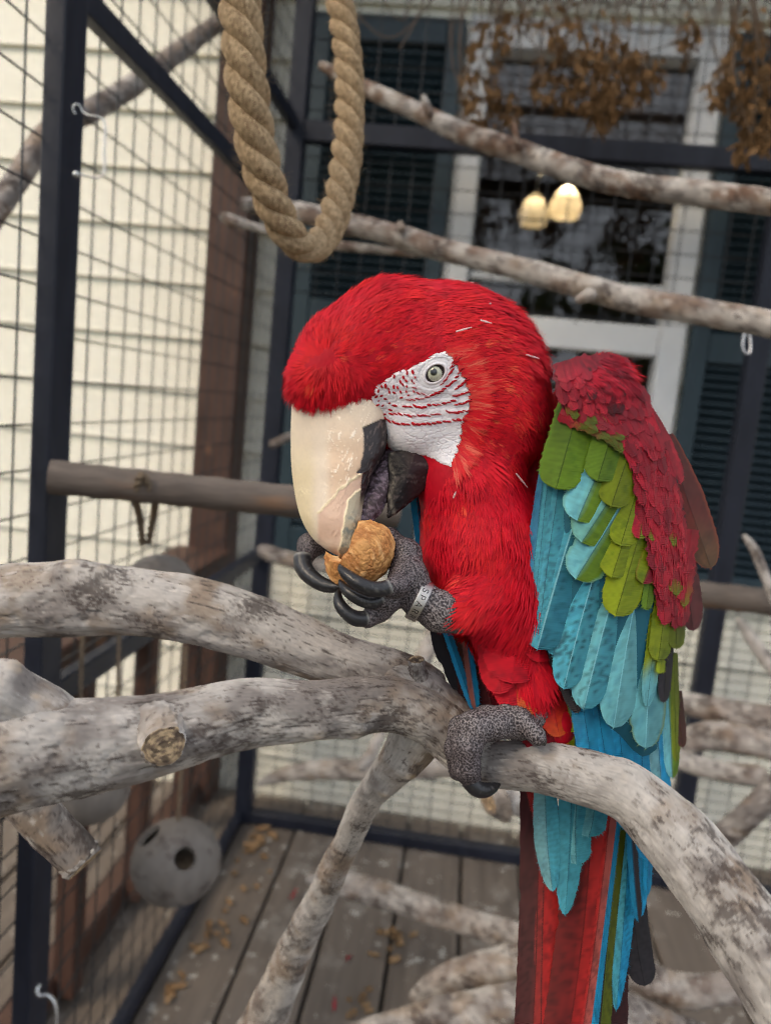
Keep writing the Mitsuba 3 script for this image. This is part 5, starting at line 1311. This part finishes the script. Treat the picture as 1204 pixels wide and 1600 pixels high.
for i, (bs, tp_, w, l, r_, kw) in enumerate([((985, 1340), (1007, 1541), 44, BLK2 * 1.3, BLK2, dict(tipr=.16)), ((940, 1270), (948, 1690), 62, MAR * .55, MAR * .4, {}), ((838, 1230), (824, 1700), 58, MAR * .9, RT * .8, {}), ((855, 1260), (846, 1700), 54, RT, RT2, dict(rach=BLK2 * .4)),
                                              ((985, 1250), (962, 1580), 34, TEAL * .9, SKY * .9, dict(taper=.9, tipr=.75)), ((972, 1270), (930, 1720), 30, BLK2, OLV * .45, dict(rach=GRN)), ((966, 1265), (918, 1700), 14, SKY, SKY * .8, {}), ((955, 1255), (893, 1720), 34, RT2, np.array(lin(176, 84, 76)), {}), ((925, 1250), (868, 1720), 84, RT * .62, RT2 * .9, dict(streak=.5)),
                                              ((1000, 1230), (996, 1425), 16, SKY, SKY * .7, {}), ((1012, 1240), (1001, 1432), 14, SKY * .8, SKY, {}), ((1020, 1250), (1010, 1400), 14, SKY, SKY * .7, {}), ((984, 1250), (997, 1440), 16, SKY * .7, BLK2, {}),
                                              ((825, 1225), (841, 1285), 14, RT, RT2, {}), ((925, 1225), (919, 1308), 44, AQUA * .8, TEAL * .8, {}), ((905, 1215), (900, 1351), 48, AQUA * .85, TEAL * .8, {}), ((892, 1215), (882, 1430), 42, TEAL * .95, TEAL * .8, dict(taper=.8, tipr=.6)), ((852, 1210), (863, 1393), 40, PALEB * .85, TEAL, dict(taper=.8, tipr=.6))]):
    B_(bs, tp_, w, l, r_, depth=tl, lift=.0006 * i, sink=.003 - .0006 * i, fold=.18, seed=150 + i, name='tail_feather', rows=90, **{'tipr': .2, 'bend': (-.5, .35, .5, -.3, .25, -.4)[i % 6], 'streak': .45 if i < 9 else .2, 'pig': .2, **kw})
# the far wing seen past the breast
fw = flat(.447, 0, 700)
for i, (bs, tp_, w, l, r_, kw) in enumerate([((690, 800), (695, 1040), 44, BLK2, BLK2 * .8, {}), ((680, 760), (715, 1080), 46, BLK2 * .9, MAR * .5, {}), ((700, 780), (738, 1120), 50, MAR * .6, MAR * .5, {}), ((730, 900), (772, 1125), 50, MAR, WDEEP * .7, {}), ((712, 900), (738, 1068), 40, BRN * .45, BRN * .4, {}),
                                              ((648, 760), (672, 930), 22, SKY * 1.1, SKY * .6, {}), ((662, 880), (742, 1118), 14, SKY, SKY * .6, {}), ((728, 1000), (744, 1110), 16, np.array(lin(150, 90, 80)), SKY, {}), ((680, 780), (700, 945), 56, MAR * .9, WDEEP, {}), ((690, 760), (712, 925), 50, WDEEP, WRED * .7, {})]):
    B_(bs, tp_, w, l, r_, depth=fw, lift=.0012 * i, sink=.002 - .0012 * i, seed=190 + i, name='far_wing_feather', tipr=.3, **kw)

# ------------------------------------------------------------------ dried leaves, shells, hooks, trees behind the camera
mat('dry_leaf', {'type': 'principledthin', 'base_color': proc(lambda p, n, uv: mix((0.075, 0.042, 0.020), (0.27, 0.165, 0.085), fbm(p.x * 60, p.y * 60, p.z * 60))), 'roughness': 0.7, 'diff_trans': 0.5}, two=False)
mat('twig_wood', principled(rgb(0.085, 0.060, 0.042), 0.8))


def leaf_mesh(c, d, nrm, L, W, rng):
    d = d / np.linalg.norm(d); s = np.cross(nrm, d); s /= np.linalg.norm(s) + 1e-9; n = np.cross(d, s)
    rows = [(0, .05), (.25, .8), (.5, 1), (.75, .7), (1, .04)]
    cu, fo = rng.uniform(-.5, .9), rng.uniform(.1, .7)
    v = []
    for t, w in rows:
        o = c + d * L * t + n * cu * L * t * t
        v += [o - s * W * w / 2 + n * fo * W * w / 2, o, o + s * W * w / 2 + n * fo * W * w / 2]
    f = []
    for k in range(4):
        a = 3 * k
        f += [[a, a + 1, a + 4], [a, a + 4, a + 3], [a + 1, a + 2, a + 5], [a + 1, a + 5, a + 4]]
    return np.array(v), np.array(f)


lrng = np.random.default_rng(55)


def bunch(label, blobs, n, top):
    t = thing('dried_leaf_bunch', label, 'dried leaves', 'bunches of dried leaves hanging at the top')
    tw, lf = [], []
    for px, py, d, rx, ry, share in blobs:
        root = at(px + lrng.normal(0, 20), top, d)
        for _ in range(max(2, int(6 * share))):
            e = at(px + lrng.normal(0, rx * .6), py + lrng.uniform(-.2, .9) * ry, d + lrng.normal(0, .03))
            mid = (root + e) / 2 + lrng.normal(0, .02, 3)
            p = spline(np.vstack([root, mid, e]), 10)
            tw.append(tube(p, np.linspace(.0022, .0008, 10), 5)[:2])
        for _ in range(int(n * 0.8 * share)):
            a, r = lrng.uniform(0, 6.283), math.sqrt(lrng.random())
            c = at(px + rx * r * math.cos(a), py + ry * r * math.sin(a), d + lrng.normal(0, .035))
            dv = np.array([lrng.normal(0, .55), lrng.normal(0, .55), -1.0])
            lf.append(leaf_mesh(c, dv, lrng.normal(0, 1, 3), lrng.uniform(.014, .028), lrng.uniform(.007, .014), lrng))
    put('twig', join(tw), 'twig_wood', t)
    put('leaf', join(lf), 'dry_leaf', t, kind='stuff')


bunch('bunch of dried brown leaves hanging in front of the window left jamb', [(755, 105, 1.45, 28, 75, .6), (770, 165, 1.45, 40, 32, .5), (725, 120, 1.45, 12, 30, .1), (790, 45, 1.45, 20, 40, .25), (728, 165, 1.45, 14, 20, .12), (808, 180, 1.45, 5, 18, .05)], 150, -60)
bunch('widest bunch of dried brown leaves hanging over the window blind', [(890, 80, 1.4, 34, 50, .6), (950, 110, 1.4, 50, 70, 1.3), (900, 145, 1.4, 60, 30, .5), (1000, 120, 1.4, 40, 45, .6), (940, 175, 1.4, 20, 36, .35), (1075, 55, 1.4, 20, 40, .3), (845, 115, 1.4, 16, 30, .2), (870, 25, 1.4, 120, 22, .25)], 190, -60)
bunch('bunch of dried brown leaves hanging over the right shutter', [(1165, 120, 1.35, 45, 55, 1.0), (1190, 190, 1.35, 36, 40, .7), (1120, 140, 1.35, 18, 28, .25), (1160, 225, 1.35, 14, 24, .2), (1180, 40, 1.35, 40, 40, .4)], 170, -60)
vines = []
for k in range(34):
    x0 = lrng.uniform(640, 1230); L = lrng.uniform(-160, 160)
    p = spline(np.vstack([at(x0, lrng.uniform(-80, -10), 1.45), at(x0 + L * .5, lrng.uniform(-5, 60), 1.44), at(x0 + L, lrng.uniform(-30, 90), 1.43)]), 14)
    vines.append(tube(p, np.linspace(.002, .0012, 14), 5)[:2])
solo('dry_vine', join(vines), 'twig_wood', 'tangle of thin dry vines along the top of the back wall mesh', 'vine')

mat('peanut_shell', bumped(principled(proc(lambda p, n, uv: mix((0.16, 0.09, 0.042), (0.36, 0.23, 0.115), fbm(p.x * 120, p.y * 120, p.z * 120))), 0.8), lambda p, n, uv: fbm(p.x * 500, p.y * 500, p.z * 500) * 0.0008))
base_ic = trimesh.creation.icosphere(2, 1.0)
shells = []
for v_ in range(3):
    w = np.array(base_ic.vertices)
    r = 0.0068 * (1 - 0.28 * np.exp(-(w[:, 0] / .22) ** 2)) * (1 + .18 * (meshkit.noise(w * 4 + v_ * 9) - .5))
    w = w * np.column_stack([r * (2.0 if v_ < 2 else 1.2), r, r])
    f = base_ic.faces if v_ == 0 else base_ic.faces[w[base_ic.faces].mean(1)[:, 2] < .002]
    shells.append(mikit.ply(trimesh.Trimesh(w, f, process=False), 'peanut_shell', smooth=True))
for k in range(100):
    u = lrng.random()
    if u < .56:
        t = lrng.random(); px, py = 235 + 160 * t + lrng.normal(0, 16), 1590 - 260 * t + lrng.normal(0, 22)
    elif u < .80: px, py = lrng.normal(400, 24), lrng.normal(1308, 16)
    elif u < .89: px, py = lrng.normal(598, 16), lrng.normal(1475, 16)
    elif u < .95: px, py = lrng.normal(570, 10), lrng.normal(1570, 18)
    else: px, py = lrng.uniform(340, 800), lrng.uniform(1360, 1590)
    q = on(px, py, 2, 0.006)
    if q[1] > BACK - .03 or q[0] < LEFT + .03: continue
    kk = key_for('nut_shell')
    scene[kk] = {**shells[k % 3], 'to_world': T().translate(q.tolist()).rotate([0, 0, 1], float(lrng.uniform(0, 360))).rotate([1, 0, 0], float(lrng.uniform(-40, 40))).scale(float(lrng.uniform(.6, 1.15)))}
    where = 'in the far left corner' if u >= .56 and u < .80 else 'along the left foot of the cage' if u < .56 else 'at the board gap left of the tail' if u < .89 else 'at the board gap near the bottom edge' if u < .95 else 'lying alone on the open boards'
    labels[kk] = {'label': f'tan {("whole", "half", "small broken")[k % 3]} nut shell on the deck, {where}', 'category': 'nut shell', 'group': f'{("whole", "half", "small broken")[k % 3]} nut shells {where}'}

for px, py, a in ((540, 1502, 20), (522, 1582, 140), (452, 1405, 70)):
    q = on(px, py, 2, 0.004)
    solo('fallen_feather', leaf_mesh(q, np.array([math.cos(a), math.sin(a), .12]), np.array([0, 0, 1.0]), .022, .008, lrng), 'red_fluff', f'tiny red feather lying on the deck, {"middle" if a == 20 else "nearest" if a == 140 else "farthest"} of three', 'feather', 'red feathers fallen on the deck')
mat('red_fluff', principled(rgb(0.22, 0.012, 0.018), 0.7))
# hooks and clips
H0 = at(120, 168, .80); zv = np.array([0, 0, 1.0])


def wire(name, label, rows, r, cat):
    p = spline(np.vstack([at(*q) for q in rows]), 60)
    return solo(name, tube(p, r, 8)[:2], 'steel', label, cat, smooth=40)


wire('hook', 'bent steel hook on the near left cage post', [(118, 178, .80), (114, 170, .798), (117, 163, .797), (124, 164, .798), (128, 172, .80), (140, 180, .80), (158, 184, .802), (164, 195, .802), (163, 240, .804), (162, 270, .805), (155, 277, .805), (132, 274, .803), (119, 270, .80)], .0011, 'hook')
bl = trimesh.creation.icosphere(2, .0035); bl.apply_translation(at(119, 272, .80)); solo('screw', bl, 'steel', 'shiny screw head below the hook on the cage post', 'screw', smooth=True)
wire('clip', 'steel spring clip low on the near left cage post', [(62, 1540, .93), (58, 1548, .925), (62, 1556, .925), (72, 1555, .925), (80, 1560, .925), (86, 1570, .925), (88, 1600, .925), (86, 1640, .925)], .0026, 'clip')
wire('clip', 'small steel clip hanging under the pale branch at right', [(1163, 520, 1.0), (1160, 535, 1.0), (1163, 550, 1.0), (1169, 552, 1.0), (1172, 540, 1.0), (1170, 522, 1.0)], .0016, 'clip')

# trees behind the camera, which the window panes mirror
mat('tree_leaf', {'type': 'principledthin', 'base_color': rgb(0.035, 0.055, 0.022), 'roughness': 0.6, 'diff_trans': 0.4}, two=False)
trng = np.random.default_rng(91)
for k, (x, y, h) in enumerate([(-9, -22, 8), (-3, -26, 9), (3, -21, 7.5), (9, -24, 9), (15, -21, 8), (-16, -26, 9.5), (22, -26, 9)]):
    t = thing('garden_tree', f'dark garden tree mirrored in the window, {("fourth", "third", "second", "first", "fifth", "sixth", "seventh")[k]} from the mirror image left', 'tree', 'garden trees mirrored in the window')
    p = spline(np.array([[x, y, -.5], [x + .2, y, h * .3], [x - .1, y + .1, h * .85]]), 16)
    put('trunk', tube(p, np.linspace(.2, .05, 16), 8)[:2], 'twig_wood', t)
    n = 900
    clump = trng.normal(0, 1, (26, 3)) * [2.0, 1.5, h * .19] + [x, y, h * .55]
    c = clump[trng.integers(0, 26, n)] + trng.normal(0, .36, (n, 3))
    d1 = trng.normal(0, 1, (n, 3)); d1 /= np.linalg.norm(d1, axis=1, keepdims=True)
    d2 = np.cross(d1, trng.normal(0, 1, (n, 3))); d2 /= np.linalg.norm(d2, axis=1, keepdims=True)
    sz = trng.uniform(.2, .42, (n, 1))
    v = np.stack([c - d1 * sz, c + d2 * sz * .5, c + d1 * sz, c - d2 * sz * .5], 1).reshape(-1, 3)
    f = (np.array([[0, 1, 2], [0, 2, 3]])[None] + (np.arange(n) * 4)[:, None, None]).reshape(-1, 3)
    put('crown', (v, f), 'tree_leaf', t, kind='stuff')
